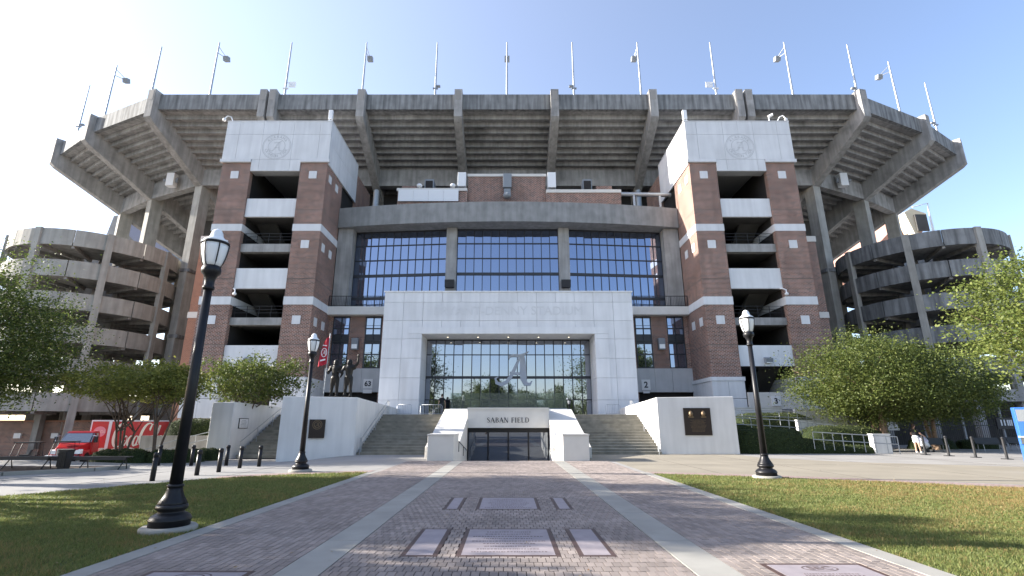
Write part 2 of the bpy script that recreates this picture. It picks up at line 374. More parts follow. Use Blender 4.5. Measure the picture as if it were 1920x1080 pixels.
SCRIPT_A = [([(.28, .80), (.30, .90), (.42, .93), (.60, .92), (.76, .96), (.90, 1.06)], [.02, .07, .09, .09, .08, .02]),
            ([(.66, .93), (.56, .74), (.45, .50), (.34, .28), (.20, .10), (.04, .03), (-.10, .08), (-.14, .22), (-.05, .27)], [.05, .08, .10, .11, .11, .11, .10, .07, .02]),
            ([(.70, .94), (.715, .7), (.72, .45), (.73, .22), (.80, .05), (.93, .04), (1.0, .14)], [.12, .18, .20, .20, .15, .09, .03]),
            ([(.30, .40), (.48, .365), (.72, .37)], [.06, .08, .08])]
def script_a(mb, fr, sz, y=0.):
    for k, (pts, wd) in enumerate(SCRIPT_A): mb.ribbon([((p[0] - .48) * sz, (p[1] - .5) * sz) for p in pts], [q * sz for q in wd], fr, y + k * .0015)
    return mb
# ------------------------------------------------------------------ ground, plaza, path, lawns
def sheet(name, xs, ys, dz, m, hole=None, kind='structure', zf=gz):
    V = [(x, y, zf(x, y) + dz) for y in ys for x in xs]; n = len(xs); F = []
    for j in range(len(ys) - 1):
        for i in range(n - 1):
            cx, cy = (xs[i] + xs[i + 1]) / 2, (ys[j] + ys[j + 1]) / 2
            if hole and hole[0] < cx < hole[1] and hole[2] < cy < hole[3]: continue
            F.append((j * n + i, j * n + i + 1, (j + 1) * n + i + 1, (j + 1) * n + i))
    return tag(MB().add(V, F, True).build(name, m), kind=kind)
xs = [-900, -300, -120, -80, -60, -48] + [-40 + k for k in range(0, 37)] + [-2.6, 2.6] + [4 + 3 * k for k in range(14)] + [60, 90, 200, 900]
ys = [-900, -200, -60, -30, -12, -4, 0, 4, 8, 12, 16, 20] + [21 + .65 * k for k in range(6)] + [24.9] + [25.5 + .75 * k for k in range(11)] + [33.4, 36, 40, 46, 54, 65, 90, 160, 400, 900]
tag(sheet('ground', xs, ys, 0, M_pale, (-2.6, 2.6, 24.9, 33.4)), 'pale concrete ground of the plaza and streets')
def flat(name, pts, z, m, kind='structure', label=None):
    return tag(MB().add([(x, y, z) for x, y in pts], [tuple(range(len(pts)))]).build(name, m), label, kind=kind)
LAWN_R = [(5.02, 2), (5.02, 18.35), (5.5, 18.1), (7.8, 17.35), (10.5, 16.1), (13.8, 14.3), (18, 11), (24, 5), (26, 2)]
LAWN_L = [(-5.02, 18.85), (-5.02, 2), (-26, 2), (-22, 6.2), (-15, 11.0), (-12, 12.7), (-10.65, 14.6), (-9.4, 16.5), (-8.1, 17.5), (-6.5, 18.4)]
flat('lawn', LAWN_R, .012, M_soil); flat('lawn', LAWN_L, .012, M_soil)
flat('sidewalk', [(-60, 1), (-22, 1), (-22, 6.3), (-15, 11.1), (-12, 12.8), (-10.65, 14.7), (-9.4, 16.6), (-8.1, 17.6), (-6.5, 18.5), (-5, 18.95), (-5, 21), (-8, 21.9), (-60, 21.9)], .004, M_pave)
flat('plaza', [(2.7, 24.8), (5, 24.8), (5, 19.3), (10, 17.6), (14, 15.7), (20, 12.2), (30, 4), (60, 4), (60, 14), (24, 20), (16, 24.2), (13.2, 27.5), (13.2, 30.4), (2.7, 30.4)], .004, M_cream)
flat('paver_band', [(5.02, 18.45), (5.5, 18.2), (7.8, 17.45), (10.5, 16.2), (13.8, 14.4), (18, 11.1), (24, 5.1), (25.6, 5.1), (19, 12.0), (14.2, 15.3), (10.8, 17.1), (8, 18.4), (5.02, 19.3)], .008, M_pband)
flat('paver_band', [(-5.02, 18.95), (-5.02, 19.9), (-6.8, 19.35), (-8.7, 18.4), (-9.6, 17.6), (-9.4, 16.75), (-8.1, 17.7), (-6.5, 18.6)], .008, M_pband)
flat('road', [(-90, 34.5), (-24.5, 34.5), (-24.5, 52), (-90, 52)], -1.53, M_asph)
# joints scored in the plaza
jm = MB()
for x in (7.5, 11.5, 16, 21, 27): jm.box(x, x + .015, 18.6 - (x - 5) * .45, 30.2, .0045, .0075)
for y in (22.6, 26.3): jm.box(14.2, 45, y, y + .015, .0045, .0075); jm.box(5.1, 14.1, y, y + .015, .0045, .0075)
for x in (-9.5, -12.5, -15.5, -19, -23): jm.box(x, x + .015, 17.6 + (x + 8.5) * .62, 21.8, .0045, .0075)
jm.build('plaza_joint', M_bed, None)
bpy.data.objects['plaza_joint']['kind'] = 'structure'

path = tag(MB().add([(-4.71, 2, .002), (4.71, 2, .002), (4.71, 18.9, .002), (4.71, 24.9, .002), (-4.71, 24.9, .002)], [(0, 1, 2, 3, 4)]).build('brick_path', M_bed), 'long brick walkway leading to the field doors', kind='structure')
PLQ = [(-1.40, -.92, 7.08, 8.86), (-.68, .68, 7.08, 8.86), (.92, 1.40, 7.08, 8.86), (-1.31, -.97, 10.78, 12.46), (-.65, .65, 10.78, 12.46), (.97, 1.31, 10.78, 12.46), (-4.12, -2.92, 4.9, 6.42), (3.05, 4.28, 4.9, 6.74)]
rp = random.Random(3); pav = []
y = 5.4; row = 0
while y < 24.85:                      # middle field: rows across, joints staggered
    x = -2.125 - (.053 if row % 2 else 0)
    while x < 2.12:
        a, b = max(x, -2.125), min(x + .106, 2.125)
        if b - a > .03: pav.append((a, b, y, min(y + .2, 24.89)))
        x += .106
    y += .2; row += 1
for s in (-1, 1):                     # side fields: columns along the walk
    for i in range(20):
        a = 2.655 + i * .1025; y = 5.4 - (.1 if i % 2 else 0)
        while y < 24.85:
            x0, x1 = sorted((s * a, s * (a + .1025))); pav.append((x0, x1, y, min(y + .205, 24.89))); y += .205
def clip(p):
    out = [p]
    for a, b, c, d in PLQ:
        nx = []
        for x0, x1, y0, y1 in out:
            if x1 <= a or x0 >= b or y1 <= c or y0 >= d: nx.append((x0, x1, y0, y1)); continue
            if x0 < a - .02: nx.append((x0, a, y0, y1))
            if x1 > b + .02: nx.append((b, x1, y0, y1))
            if y0 < c - .02: nx.append((max(x0, a), min(x1, b), y0, c))
            if y1 > d + .02: nx.append((max(x0, a), min(x1, b), d, y1))
        out = nx
    return out
pav = [q for p in pav for q in clip(p)]
def vis(p): return abs((p[0] + p[1]) / 2) < .93 * (p[2] + .1) and p[2] > 6.0
seen = sorted([p for p in pav if vis(p)], key=lambda p: p[2])[:296]; ss = set(seen)
for p in seen:
    piece('paver', M_paver, path, p[0] + .005, p[1] - .005, p[2] + .005, p[3] - .005, -.04, .022 + rp.uniform(-.002, .0015))
mb = MB()
for p in pav:
    if p in ss: continue
    z = .022 + rp.uniform(-.002, .0015); a, b, c, d = p[0] + .005, p[1] - .005, p[2] + .005, p[3] - .005
    mb.add([(a, c, .0), (b, c, .0), (b, d, .0), (a, d, .0), (a, c, z), (b, c, z), (b, d, z), (a, d, z)], [(4, 5, 6, 7), (0, 1, 5, 4), (1, 2, 6, 5), (2, 3, 7, 6), (3, 0, 4, 7)])
tag(mb.build('pavers', M_paver, path), kind='stuff')
for s in (-1, 1):
    for a, b, y1 in ((2.135, 2.645, 24.9), (4.72, 5.02, 18.85)):
        y = 3.2
        while y < y1 - .05:
            e = min(y + 2.4, y1); piece('border_slab', M_strip, path, *sorted((s * a, s * b)), y + .005, e - .005, -.03, .024); y = e
# stone plaques let into the walk
def marks(mb, x0, x1, y0, y1, z, rows, seed):
    r_ = random.Random(seed)
    for k in range(rows):
        yy = y1 - (k + .5) * (y1 - y0) / rows; wd = (x1 - x0) * r_.uniform(.55, .95); x = (x0 + x1) / 2 - wd / 2
        while x < (x0 + x1) / 2 + wd / 2:
            l_ = r_.uniform(.012, .04); mb.box(x, x + l_, yy - .012, yy + .012, z - .002, z + .0008); x += l_ + r_.uniform(.008, .02)
PL_LAB = ['narrow blank stone plaque beside the near lettered plaque, its lamp side', 'broad lettered stone plaque in the middle of the brick walk, larger near one', 'narrow blank stone plaque beside the near lettered plaque, its sunny lawn side',
          'narrow blank stone plaque beside the farther lettered plaque, its lamp side', 'broad lettered stone plaque in the brick walk, farther one nearer the doors', 'narrow blank stone plaque beside the farther lettered plaque, its sunny lawn side',
          'stone plaque with round emblem cut by the picture edge, near the shaded lawn', 'stone plaque with oval letter emblem cut by the picture edge, near the sunny lawn']
for i, (a, b, c, d) in enumerate(PLQ):
    t = thing('stone_plaque', PL_LAB[i], 'plaque', ((a + b) / 2, c, 0), 'stone plaques in the walk')
    m_ = MB(); e = .065
    m_.box(a, b, c, c + e, -.03, .0235).box(a, b, d - e, d, -.03, .0235).box(a, a + e, c + e, d - e, -.03, .0235).box(b - e, b, c + e, d - e, -.03, .0235)
    m_.build('stone_border', M_gborder, t)
    MB().box(a + e, b - e, c + e, d - e, -.03, .025).build('stone_slab', M_granite, t)
    k = MB()
    if i in (1, 4): marks(k, a + .12, b - .12, c + .15, d - .2, .0265, 9, i)
    if i in (6, 7):
        cx, cy = (a + b) / 2, d - .22; fr = lambda u, v, dd, cx=cx, cy=cy: (cx + u, cy + v, .0262 + dd)
        k.ribbon([(math.cos(q) * .2, math.sin(q) * .115) for q in (6.2832 * j / 28 for j in range(29))], .022, fr)
        if i == 7: textmb(k, 'SEC', .17, fr, .001, bold=.006)
        else: k.ribbon([(math.cos(q) * .12, math.sin(q) * .07) for q in (6.2832 * j / 20 for j in range(14))], .022, fr)
        marks(k, a + .15, b - .15, d - .55, d - .42, .0265, 2, i)
    if k.v: tag(k.build('engraving', M_ink, t), kind='stuff')

# grass
def in_poly(px, py, poly):
    r = np.zeros(len(px), bool); n = len(poly)
    for i in range(n):
        x0, y0 = poly[i]; x1, y1 = poly[(i + 1) % n]
        c = ((y0 > py) != (y1 > py)); xi = x0 + (py - y0) * (x1 - x0) / ((y1 - y0) if y1 != y0 else 1e-9); r ^= c & (px < xi)
    return r
def grass(name, label, poly, seed, dens, straw):
    rng = np.random.default_rng(seed); P = np.array(poly); lo, hi = P.min(0), P.max(0); lo[1] = 4.2
    n = int((hi - lo).prod() * dens); x = rng.uniform(lo[0], hi[0], n); y = rng.uniform(lo[1], hi[1], n)
    keep = in_poly(x + rng.normal(0, .022, n), y + rng.normal(0, .022, n), poly) & (np.abs(x) < 1.06 * y + .6) & (rng.uniform(0, 1, n) < np.clip((9.5 / y) ** 1.6, 0, 1)); x, y = x[keep], y[keep]; n = len(x)
    far = np.clip(y / 9, .75, 2.0)
    patch = np.sin(x * 1.7 + 2 * np.sin(y * .9)) * np.sin(y * 2.1 + 1.5 * np.sin(x * 1.1)) + .6 * np.sin(x * 5.3 + y * 3.1) * np.sin(y * 6.7 - x * 2.3)
    tuft = np.sin(x * 23 + 3 * np.sin(y * 11)) * np.sin(y * 27 + 2 * np.sin(x * 9)); h = (.034 + .010 * patch + .016 * tuft + rng.uniform(-.012, .022, n)) * (.9 + .1 * far); h = np.maximum(h, .012); wd = .0062 * far * rng.uniform(.6, 1.5, n)
    a = rng.uniform(0, 6.283, n); le = rng.uniform(.2, 1.1, n) * h; b = rng.uniform(0, 6.283, n)
    B = np.stack([x, y, np.full(n, .012)], 1); w_ = np.stack([np.cos(a) * wd, np.sin(a) * wd, 0 * a], 1)
    T = B + np.stack([np.cos(b) * le, np.sin(b) * le, h], 1)
    V = np.stack([B - w_, B + w_, T], 1).reshape(-1, 3); F = np.arange(3 * n).reshape(-1, 3)
    dry = straw(x, y) + .25 * patch
    mi = (rng.uniform(0, 1, n) < np.clip(dry, .04, .95)).astype(int)
    return tag(link(name, npmesh(name, V, F, [L_grass, L_straw], mi), None), label, kind='stuff')
grass('grass', 'mown green and browning grass of the sunny lawn', LAWN_R, 11, 4200, lambda x, y: np.clip((x - 6.3) * .16, 0, 1) * np.clip((y - 6.6) * .2, 0, .75) + .06)
grass('grass', 'mown green grass of the shaded lawn', LAWN_L, 12, 4200, lambda x, y: .08 + 0 * x)

rng_ = np.random.default_rng(77); n_ = 900
lx = rng_.uniform(-13, 13, n_); ly = 5.2 + 14.5 * rng_.uniform(0, 1, n_) ** 1.3; kp_ = (np.abs(lx) < 1.05 * ly) & ((np.abs(lx) > 5.0) | (rng_.uniform(0, 1, n_) < .22)); lx, ly = lx[kp_], ly[kp_]
LP = np.stack([lx, ly, np.where(np.abs(lx) < 5.03, .032, .052)], 1); LV, LF = leaves(rng_, LP, .055, 0); LV[:, 2] = np.repeat(LP[:, 2], 4) + (LV[:, 2] - np.repeat(LP[:, 2], 4)) * .25
tag(link('fallen_leaves', npmesh('fallen_leaves', LV, LF, [leafmat('dead_leaf', (.16, .085, .03), (.34, .26, .12), .1)]), None), 'scattered dry fallen leaves on the lawns and walk', kind='stuff')

# ------------------------------------------------------------------ terrace, stairs, side walls, field entrance
tag(MB().box(-17, -13.0, 36.2, 47, 0, 2.37).box(-8.7, 8.7, 36.0, 47, 0, 2.36).box(13.5, 27.2, 40, 47, 0, 2.37).build('terrace', M_pave), 'raised concrete terrace before the stadium doors', kind='structure')
def stairs(name, label, x0, x1, y0, run, n, ztop, zb=0):
    t = thing(name, label, 'stairs', ((x0 + x1) / 2, y0, zb), 'outdoor stairs up to the terrace')
    for k in range(n):
        z1 = zb + (ztop - zb) * (k + 1) / n
        piece('step', M_step, t, x0, x1, y0 + run * k, y0 + run * (n + .4), z1 - (ztop - zb) / n, z1 - .05)
        piece('nosing', M_step, t, x0, x1, y0 + run * k - .03, y0 + run * (n + .4), z1 - .05, z1)
    return t
stairs('staircase', 'wide concrete stairs in shade between the statue plinth and the doors', -8.68, -4.37, 30.0, .37, 16, 2.36)
stairs('staircase', 'wide concrete stairs half in sun beside the two-portrait plaque wall', 4.37, 8.88, 30.3, .37, 15, 2.36)
stairs('staircase', 'narrow concrete stairs between the white wing wall and the statue plinth', -15.9, -12.55, 30.6, .36, 15, 2.36, -.2)
def rail(name, label, pts, group, posts=5, mids=(0, -.35), r=.022, m=None, hgt=.9):
    t = thing(name, label, 'handrail', pts[0], group); m = m or M_grey
    for dz in mids: MB().tube([(p[0], p[1], p[2] + dz) for p in pts], r, 8).build('rail', m, t)
    for k in range(posts):
        q = k / max(posts - 1, 1) * (len(pts) - 1); i = min(int(q), len(pts) - 2); p = Vector(pts[i]).lerp(Vector(pts[i + 1]), q - i)
        MB().tube([p - Vector((0, 0, hgt)), p + Vector((0, 0, -.01))], r * .85, 6).build('post', m, t)
    return t
# statue plinth and plaque plinth: solid walls that run back beside the stairs
pl = thing('plinth_wall', 'white wall with small bronze crest plaque, carrying the two-player statue', 'wall', (-10.6, 29.3, 0), 'white walls flanking the stairs')
MB().hexa([(-12.5, 28.2, -.35), (-8.72, 29.5, -.35), (-8.72, 41, -.35), (-12.5, 41, -.35)], [(-12.5, 28.2, 3.2), (-8.72, 29.5, 3.2), (-8.72, 41, 2.9), (-12.5, 41, 2.9)]).build('wall', M_plinth, pl, bevel=.03)
pr = thing('plinth_wall', 'white wall with large dark bronze plaque of two portraits, beside the sunlit stairs', 'wall', (11, 30.6, 0), 'white walls flanking the stairs')
MB().hexa([(8.92, 30.65, 0), (13.45, 30.35, 0), (13.45, 41, 0), (8.92, 41, 0)], [(8.92, 30.65, 3.26), (13.42, 30.35, 3.3), (13.42, 41, 2.95), (8.92, 41, 2.92)]).build('wall', M_plinth, pr, bevel=.03)
q = MB(Matrix.Translation((11.2, 30.5, 1.85)) @ Matrix.Rotation(R(-3.8), 4, 'Z'))
q.box(-.78, .78, -.06, .02, -.78, .78); q.build('plaque', M_plaque, pr)
q = MB(Matrix.Translation((11.2, 30.5, 1.85)) @ Matrix.Rotation(R(-3.8), 4, 'Z'))
for sx in (-.36, .36):
    q.lathe([(.02, .0), (.10, .05), (.13, .14), (.12, .24), (.07, .31), (.01, .34)], (sx, -.07, .28), 10); q.box(sx - .15, sx + .15, -.085, -.06, .22, .31)
mk = MB(); marks(mk, -.6, .6, -.6, .12, .0, 10, 9)
q.add([(v[0], -.061 - v[2] * .5, v[1]) for v in mk.v], mk.f); q.build('relief', M_relief, pr)
T_ = Matrix.Translation((-10.65, 28.79, 1.45)) @ Matrix.Rotation(math.atan2(1.3, 3.78), 4, 'Z')
MB(T_).box(-.42, .42, -.07, .02, -.5, .5).build('plaque', M_plaque, pl)
q = MB(T_); fr = lambda u, v, d: (u, -.073 - d, v + .22)
for rr in (.24, .16): q.ribbon([(math.cos(a) * rr, math.sin(a) * rr) for a in (6.2832 * j / 24 for j in range(25))], .03, fr)
script_a(q, fr, .2); q.build('relief', M_relief, pl)
wing = thing('wing_wall', 'plain white wing wall with small notice, beside the narrow stairs', 'wall', (-16.8, 31, -.2))
MB().hexa([(-17.6, 30.4, -.6), (-16.35, 30.3, -.4), (-15.95, 30.9, -.4), (-15.95, 37, -.4), (-17.6, 37, -.4)][:1] + [(-16.25, 30.3, -.5), (-15.95, 37.2, -.5), (-17.6, 37.2, -.5)],
          [(-17.6, 30.4, 2.95), (-16.25, 30.3, 2.98), (-15.95, 37.2, 2.85), (-17.6, 37.2, 2.8)]).build('wall', M_plinth, wing, bevel=.03)
rr_ = Matrix.Translation((-16.2, 31.5, 1.75)) @ Matrix.Rotation(math.atan2(6.9, .3), 4, 'Z')
sg = thing('notice', 'small white notice with black border on the wing wall', 'sign', (-16.0, 31.5, 1.75))
MB(rr_).box(-.5, .5, -.04, .0, -.3, .3).build('border', M_black, sg)
MB(rr_).box(-.45, .45, -.05, -.01, -.26, .26).build('sheet', M_sign, sg)
q = MB(rr_); mk = MB(); marks(mk, -.38, .38, -.2, .2, 0, 5, 4); q.add([(v[0] * 1, -.051 - v[2], v[1]) for v in mk.v], mk.f); q.build('lettering', M_letter, sg)

# cheek walls, piers, sunken field entrance
tag(MB().hexa([(-2.58, 24.9, -.2), (2.58, 24.9, -.2), (2.58, 33.4, -1.3), (-2.58, 33.4, -1.3)], [(-2.58, 24.9, 0), (2.58, 24.9, 0), (2.58, 33.4, -1.05), (-2.58, 33.4, -1.05)]).build('ramp', M_pave), 'concrete ramp down to the field doors', kind='structure')
fe = thing('field_entrance', 'low stone entrance with dark sliding doors and carved name between sloping cheek walls', 'entrance', (0, 33, -1.05))
for s in (-1, 1):
    X = lambda a, b: sorted((s * a, s * b))
    a, b = X(2.6, 3.85); MB().box(a, b, 24.8, 27.2, -.2, 1.17).build('pier', M_stone, fe, bevel=.02)
    MB().box(a - .03, b + .03, 24.77, 27.2, 1.17, 1.235).build('pier_cap', M_stone, fe)
    a, b = X(2.6, 4.34)
    MB().hexa([(a, 27.22, -1.3), (b, 27.22, -1.3), (b, 36.0, -1.3), (a, 36.0, -1.3)], [(a, 27.22, .55), (b, 27.22, .55), (b, 35.2, 2.72), (a, 35.2, 2.72)]).build('cheek_wall', M_stone, fe, bevel=.02)
MB().box(-2.6, 2.6, 32.6, 36, 1.48, 2.62).box(-2.6, 2.6, 32.55, 36, 2.62, 2.72).build('lintel', M_stone, fe)
q = MB()
SER = {  # serif capitals as strokes: (points, width or widths)
 'I': ([([(.18, 0), (.18, 1)], .17)], .36), 'L': ([([(.18, 0), (.18, 1)], .17), ([(.1, .03), (.62, .03)], .06), ([(.6, .0), (.62, .28)], [.08, .03])], .68),
 'F': ([([(.18, 0), (.18, 1)], .17), ([(.1, .97), (.6, .97)], .06), ([(.58, 1), (.6, .74)], [.08, .03]), ([(.2, .52), (.48, .52)], .06), ([(.47, .65), (.47, .38)], .05)], .66),
 'E': ([([(.18, 0), (.18, 1)], .17), ([(.1, .97), (.6, .97)], .06), ([(.58, 1), (.6, .74)], [.08, .03]), ([(.2, .52), (.48, .52)], .06), ([(.47, .65), (.47, .38)], .05), ([(.1, .03), (.64, .03)], .06), ([(.62, 0), (.64, .28)], [.08, .03])], .72),
 'N': ([([(.12, 0), (.12, 1)], .07), ([(.1, 1), (.74, 0)], .17), ([(.76, 0), (.76, 1)], .07)], .9),
 'A': ([([(.08, 0), (.42, 1)], .07), ([(.4, 1), (.78, 0)], .18), ([(.2, .33), (.62, .33)], .06)], .86),
 'B': ([([(.18, 0), (.18, 1)], .17), ([(.15, .97), (.4, .97), (.56, .88), (.58, .76), (.52, .6), (.36, .53), (.2, .53)], [.06, .06, .12, .17, .12, .06, .06]), ([(.36, .53), (.56, .47), (.66, .28), (.58, .1), (.4, .03), (.15, .03)], [.06, .1, .18, .12, .06, .06])], .74),
 'D': ([([(.18, 0), (.18, 1)], .17), ([(.15, .97), (.4, .97), (.64, .84), (.76, .5), (.64, .16), (.4, .03), (.15, .03)], [.06, .06, .13, .18, .13, .06, .06])], .86),
 'S': ([([(.56, .74), (.54, .9), (.34, .98), (.14, .88), (.11, .72), (.26, .56), (.44, .46), (.56, .3), (.5, .1), (.3, .02), (.1, .1), (.07, .3)], [.04, .06, .07, .11, .15, .17, .17, .15, .11, .07, .06, .04])], .64)}
def serif(mb, text, h, fr, gap=.1):
    wd = sum((SER[c][1] + gap) if c != ' ' else .45 for c in text) * h; x = -wd / 2
    for c in text:
        if c == ' ': x += .45 * h; continue
        st, ad = SER[c]
        for j, (pts, w_) in enumerate(st):
            mb.ribbon([(x + p[0] * h, p[1] * h) for p in pts], [k * h for k in w_] if hasattr(w_, '__len__') else w_ * h, fr, j * .0012)
        if c in 'IFN': mb.ribbon([(x + .0 * h, .025 * h), (x + .36 * h, .025 * h)], .05 * h, fr, .006)
        if c in 'INL': mb.ribbon([(x + .0 * h, .975 * h), (x + .36 * h, .975 * h)], .05 * h, fr, .0066)
        if c == 'A':
            mb.ribbon([(x - .02 * h, .025 * h), (x + .2 * h, .025 * h)], .05 * h, fr, .006); mb.ribbon([(x + .6 * h, .025 * h), (x + .92 * h, .025 * h)], .05 * h, fr, .0066)
        x += (ad + gap) * h
serif(q, 'SABAN FIELD', .31, front(0, 32.58, 1.80)); q.build('lettering', M_letter, fe)
fr_ = MB()
for x in (-2.56, -1.28, 0, 1.28, 2.56): fr_.box(x - .05, x + .05, 33.0, 33.12, -1.05, 1.45)
fr_.box(-2.58, 2.58, 33.01, 33.11, 1.2, 1.47).box(-2.58, 2.58, 33.01, 33.11, -1.05, -.95).build('door_frame', M_black, fe)
for k in range(4): piece('sliding_door', M_gdoor, fe, -2.51 + 1.28 * k, -1.33 + 1.28 * k, 33.04 + .02 * (k % 2), 33.06 + .02 * (k % 2), -.95, 1.2)
MB().box(-2.59, 2.59, 33.3, 33.38, -1.3, 1.48).build('back_panel', M_dark, fe)
gb = thing('glass_balustrade', 'clear glass balustrade along the top of the field entrance', 'balustrade', (0, 35, 2.7))
for k in range(4):
    piece('pane', M_gclear, gb, -4.0 + 2.02 * k, -2.02 + 2.02 * k, 35.3, 35.32, 2.74, 3.8)
MB().box(-4.02, 4.04, 35.26, 35.36, 2.70, 2.76).build('base_channel', M_grey, gb)
rail('handrail', 'double steel handrail on the statue plinth beside the shaded stairs', [(-8.5, 29.9, .92), (-8.5, 30.2, .95), (-8.5, 36, 3.3), (-8.5, 36.5, 3.3)], 'stair handrails', 7)
rail('handrail', 'double steel handrail on the sunlit wall of the stairs', [(8.72, 30.2, .92), (8.72, 30.4, .95), (8.72, 36, 3.3), (8.72, 36.5, 3.3)], 'stair handrails', 7)
rail('handrail', 'dark handrail beside the field doors, statue side', [(-2.5, 26.4, .85), (-2.5, 31.8, .15)], 'ramp handrails', 3, (0,), .025, M_blackm, .5)
rail('handrail', 'steel handrail beside the field doors, sunlit cheek wall', [(2.5, 26.4, .85), (2.5, 31.8, .15)], 'ramp handrails', 3, (0, -.12), .022, M_grey, .5)
rail('handrail', 'single handrail on the narrow stairs beside the wing wall', [(-15.6, 30.3, .7), (-15.6, 36, 3.1)], 'stair handrails', 4, (0,), .022, M_grey, .9)

# ------------------------------------------------------------------ stair towers
TLAB = {-1: 'tall brick stair tower with white crown, on the statue side', 1: 'tall brick stair tower with white crown, its flank partly sunlit'}
LEV = [(21.83, 20.03, 1), (17.44, 16.68, 0), (15.08, 13.22, 1), (10.64, 9.99, 0), (8.20, 6.44, 1)]
for s in (-1, 1):
    def X(a, b): return sorted((s * a, s * b))
    t = thing('stair_tower', TLAB[s], 'tower', (s * 22, 42, 2.3), 'brick stair towers')
    for a, b, d in ((17.0, 19.5, 46.4), (24.15, 26.85, 50.4)):
        fl = (a, a + .4) if a < 20 else (b - .4, b); fi = (a + .41, b - .02) if a < 20 else (a + .02, b - .41)
        MB().box(*X(a, b), 42, 42.5, 5.5, 25.44).box(*X(*fl), 42.5, d, 5.5, 25.44).build('brick_pillar', M_brick, t)
        MB().box(*X(*fi), 42.51, 50.3, 2.4, 25.4).build('inner_wall', M_dark, t)  # dark fill paints the opening's shade onto its sides
        for z0, z1 in ((18.57, 19.24), (11.73, 12.45)):
            MB().box(*X(a - .04, b + .04), 41.96, d + .02, z0, z1).build('stone_band', M_white, t)
        for z in (23.8, 16.92, 10.0):
            c = (a + b) / 2 + (.05 if a > 20 else 0); piece('stone_inset', M_white, t, *X(c - .36, c + .36), 41.95, 42.05, z, z + .75)
        for z in (20.62, 14.05, 8.2): piece('brick_joint', M_bed, t, *X(a - .004, b + .004), 41.994, d - .1, z, z + .05)
        xs_ = (a - .12, (a + b) / 2, b + .12)
        for i in range(2):
            for z0, z1 in ((2.2, 3.75), (3.77, 5.2)): piece('base_block', M_white, t, *X(xs_[i] + .012, xs_[i + 1] - .012), 41.86, d, z0, z1 - .012)
        piece('base_cap', M_white, t, *X(a - .18, b + .18), 41.8, d + .05, 5.2, 5.52)
    for z in (23.8, 16.92, 10.0):
        for y in (43.0, 44.85): piece('stone_inset', M_white, t, *X(16.95, 17.05), y - .34, y + .34, z, z + .75)
    for z1, z0, wh in LEV:
        MB().box(*X(19.52, 24.13), 42.15 if wh else 42.3, 42.4 if wh else 42.9, z0, z1).build('spandrel', M_white if wh else M_conc, t)
        MB().box(*X(19.5, 24.15), 42.42 if wh else 42.92, 50.3, z0, z0 + .28).build('floor_slab', M_dkc, t)
        if not wh:
            r_ = MB()
            for zz in (.45, .75, 1.05): r_.box(*X(19.52, 24.13), 42.5, 42.54, z1 + zz, z1 + zz + .03)
            for k in range(5): r_.box(*X(19.7 + k * 1.05, 19.73 + k * 1.05), 42.5, 42.54, z1, z1 + 1.05)
            r_.build('guard_rail', M_blackm, t)
    zs = [l[1] for l in LEV] + [2.4]
    for k, z in enumerate(zs[:-1]):      # stair flights inside
        za, zb = zs[k + 1] + .3, z + .3; y0, y1 = (44, 49.5) if k % 2 else (49.5, 44); x0, x1 = X(19.7, 21.6) if k % 2 else X(22, 23.9)
        MB().hexa([(x0, min(y0, y1), (za if y0 < y1 else zb) - .3), (x1, min(y0, y1), (za if y0 < y1 else zb) - .3), (x1, max(y0, y1), (zb if y0 < y1 else za) - .3), (x0, max(y0, y1), (zb if y0 < y1 else za) - .3)],
                  [(x0, min(y0, y1), za if y0 < y1 else zb), (x1, min(y0, y1), za if y0 < y1 else zb), (x1, max(y0, y1), zb if y0 < y1 else za), (x0, max(y0, y1), zb if y0 < y1 else za)]).build('stair_flight', M_dkc, t)
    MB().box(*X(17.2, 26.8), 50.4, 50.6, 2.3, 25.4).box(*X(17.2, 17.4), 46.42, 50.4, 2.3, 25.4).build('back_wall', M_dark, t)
    MB().box(*X(17.0, 26.6), 50.62, 56, 2.3, 28.9).build('rear_block', M_brick, t)
    # white crown: core and joint-separated panels
    cr = MB().box(*X(17.02, 26.85), 42.06, 50.4, 25.46, 29.76).box(*X(19.5, 24.15), 42.06, 43, 24.58, 25.45).build('crown', M_seal, t)
    px_ = [16.9, 18.0, 20.5, 23.4, 25.7, 26.96]; pz = [25.75, 28.4, 29.8]
    for j in range(2):
        cols = px_ if j == 0 else [16.9, 18.0, 20.5, 21.95, 23.4, 25.7, 26.96]
        for i in range(len(cols) - 1): piece('panel', M_white, cr, *X(cols[i] + .01, cols[i + 1] - .01), 41.9, 42.07, pz[j] + .01, pz[j + 1] - (.01 if j == 0 else 0))
    for a, b in ((19.52, 20.5), (20.5, 23.4), (23.4, 24.13)): piece('panel', M_white, cr, *X(a + .01, b - .01), 41.9, 42.07, 24.55, 25.74)
    for a, b in ((16.8, 19.5), (24.15, 27.05)): piece('ledge', M_white, cr, *X(a, b), 41.8, 42.07, 25.44, 25.74)
    for i in range(4):
        for z0, z1 in ((25.3, 27.55), (27.55, 29.8)): piece('panel', M_white, cr, *X(16.9, 17.03), 42.09 + i * 2.1, 44.17 + i * 2.1, z0 + .01, z1 - .01)
    MB().box(*X(16.86, 27.0), 41.87, 50.5, 29.8, 29.88).build('coping', M_white, cr)
    cx = s * 21.95; q = MB(); fr = front(cx, 41.898, 27.1)
    for rr, wd in ((1.34, .04), (1.24, .025), (.80, .04)): q.ribbon([(math.cos(a) * rr, math.sin(a) * rr) for a in (6.2832 * j / 48 for j in range(49))], wd, fr, .002)
    for j, (pts, wd) in enumerate(SCRIPT_A):
        for sgn in (-1, 1): q.ribbon([((p[0] - .48) * 1.05 + sgn * .05, (p[1] - .5) * 1.05) for p in pts], .025, fr, .003 + j * .001)
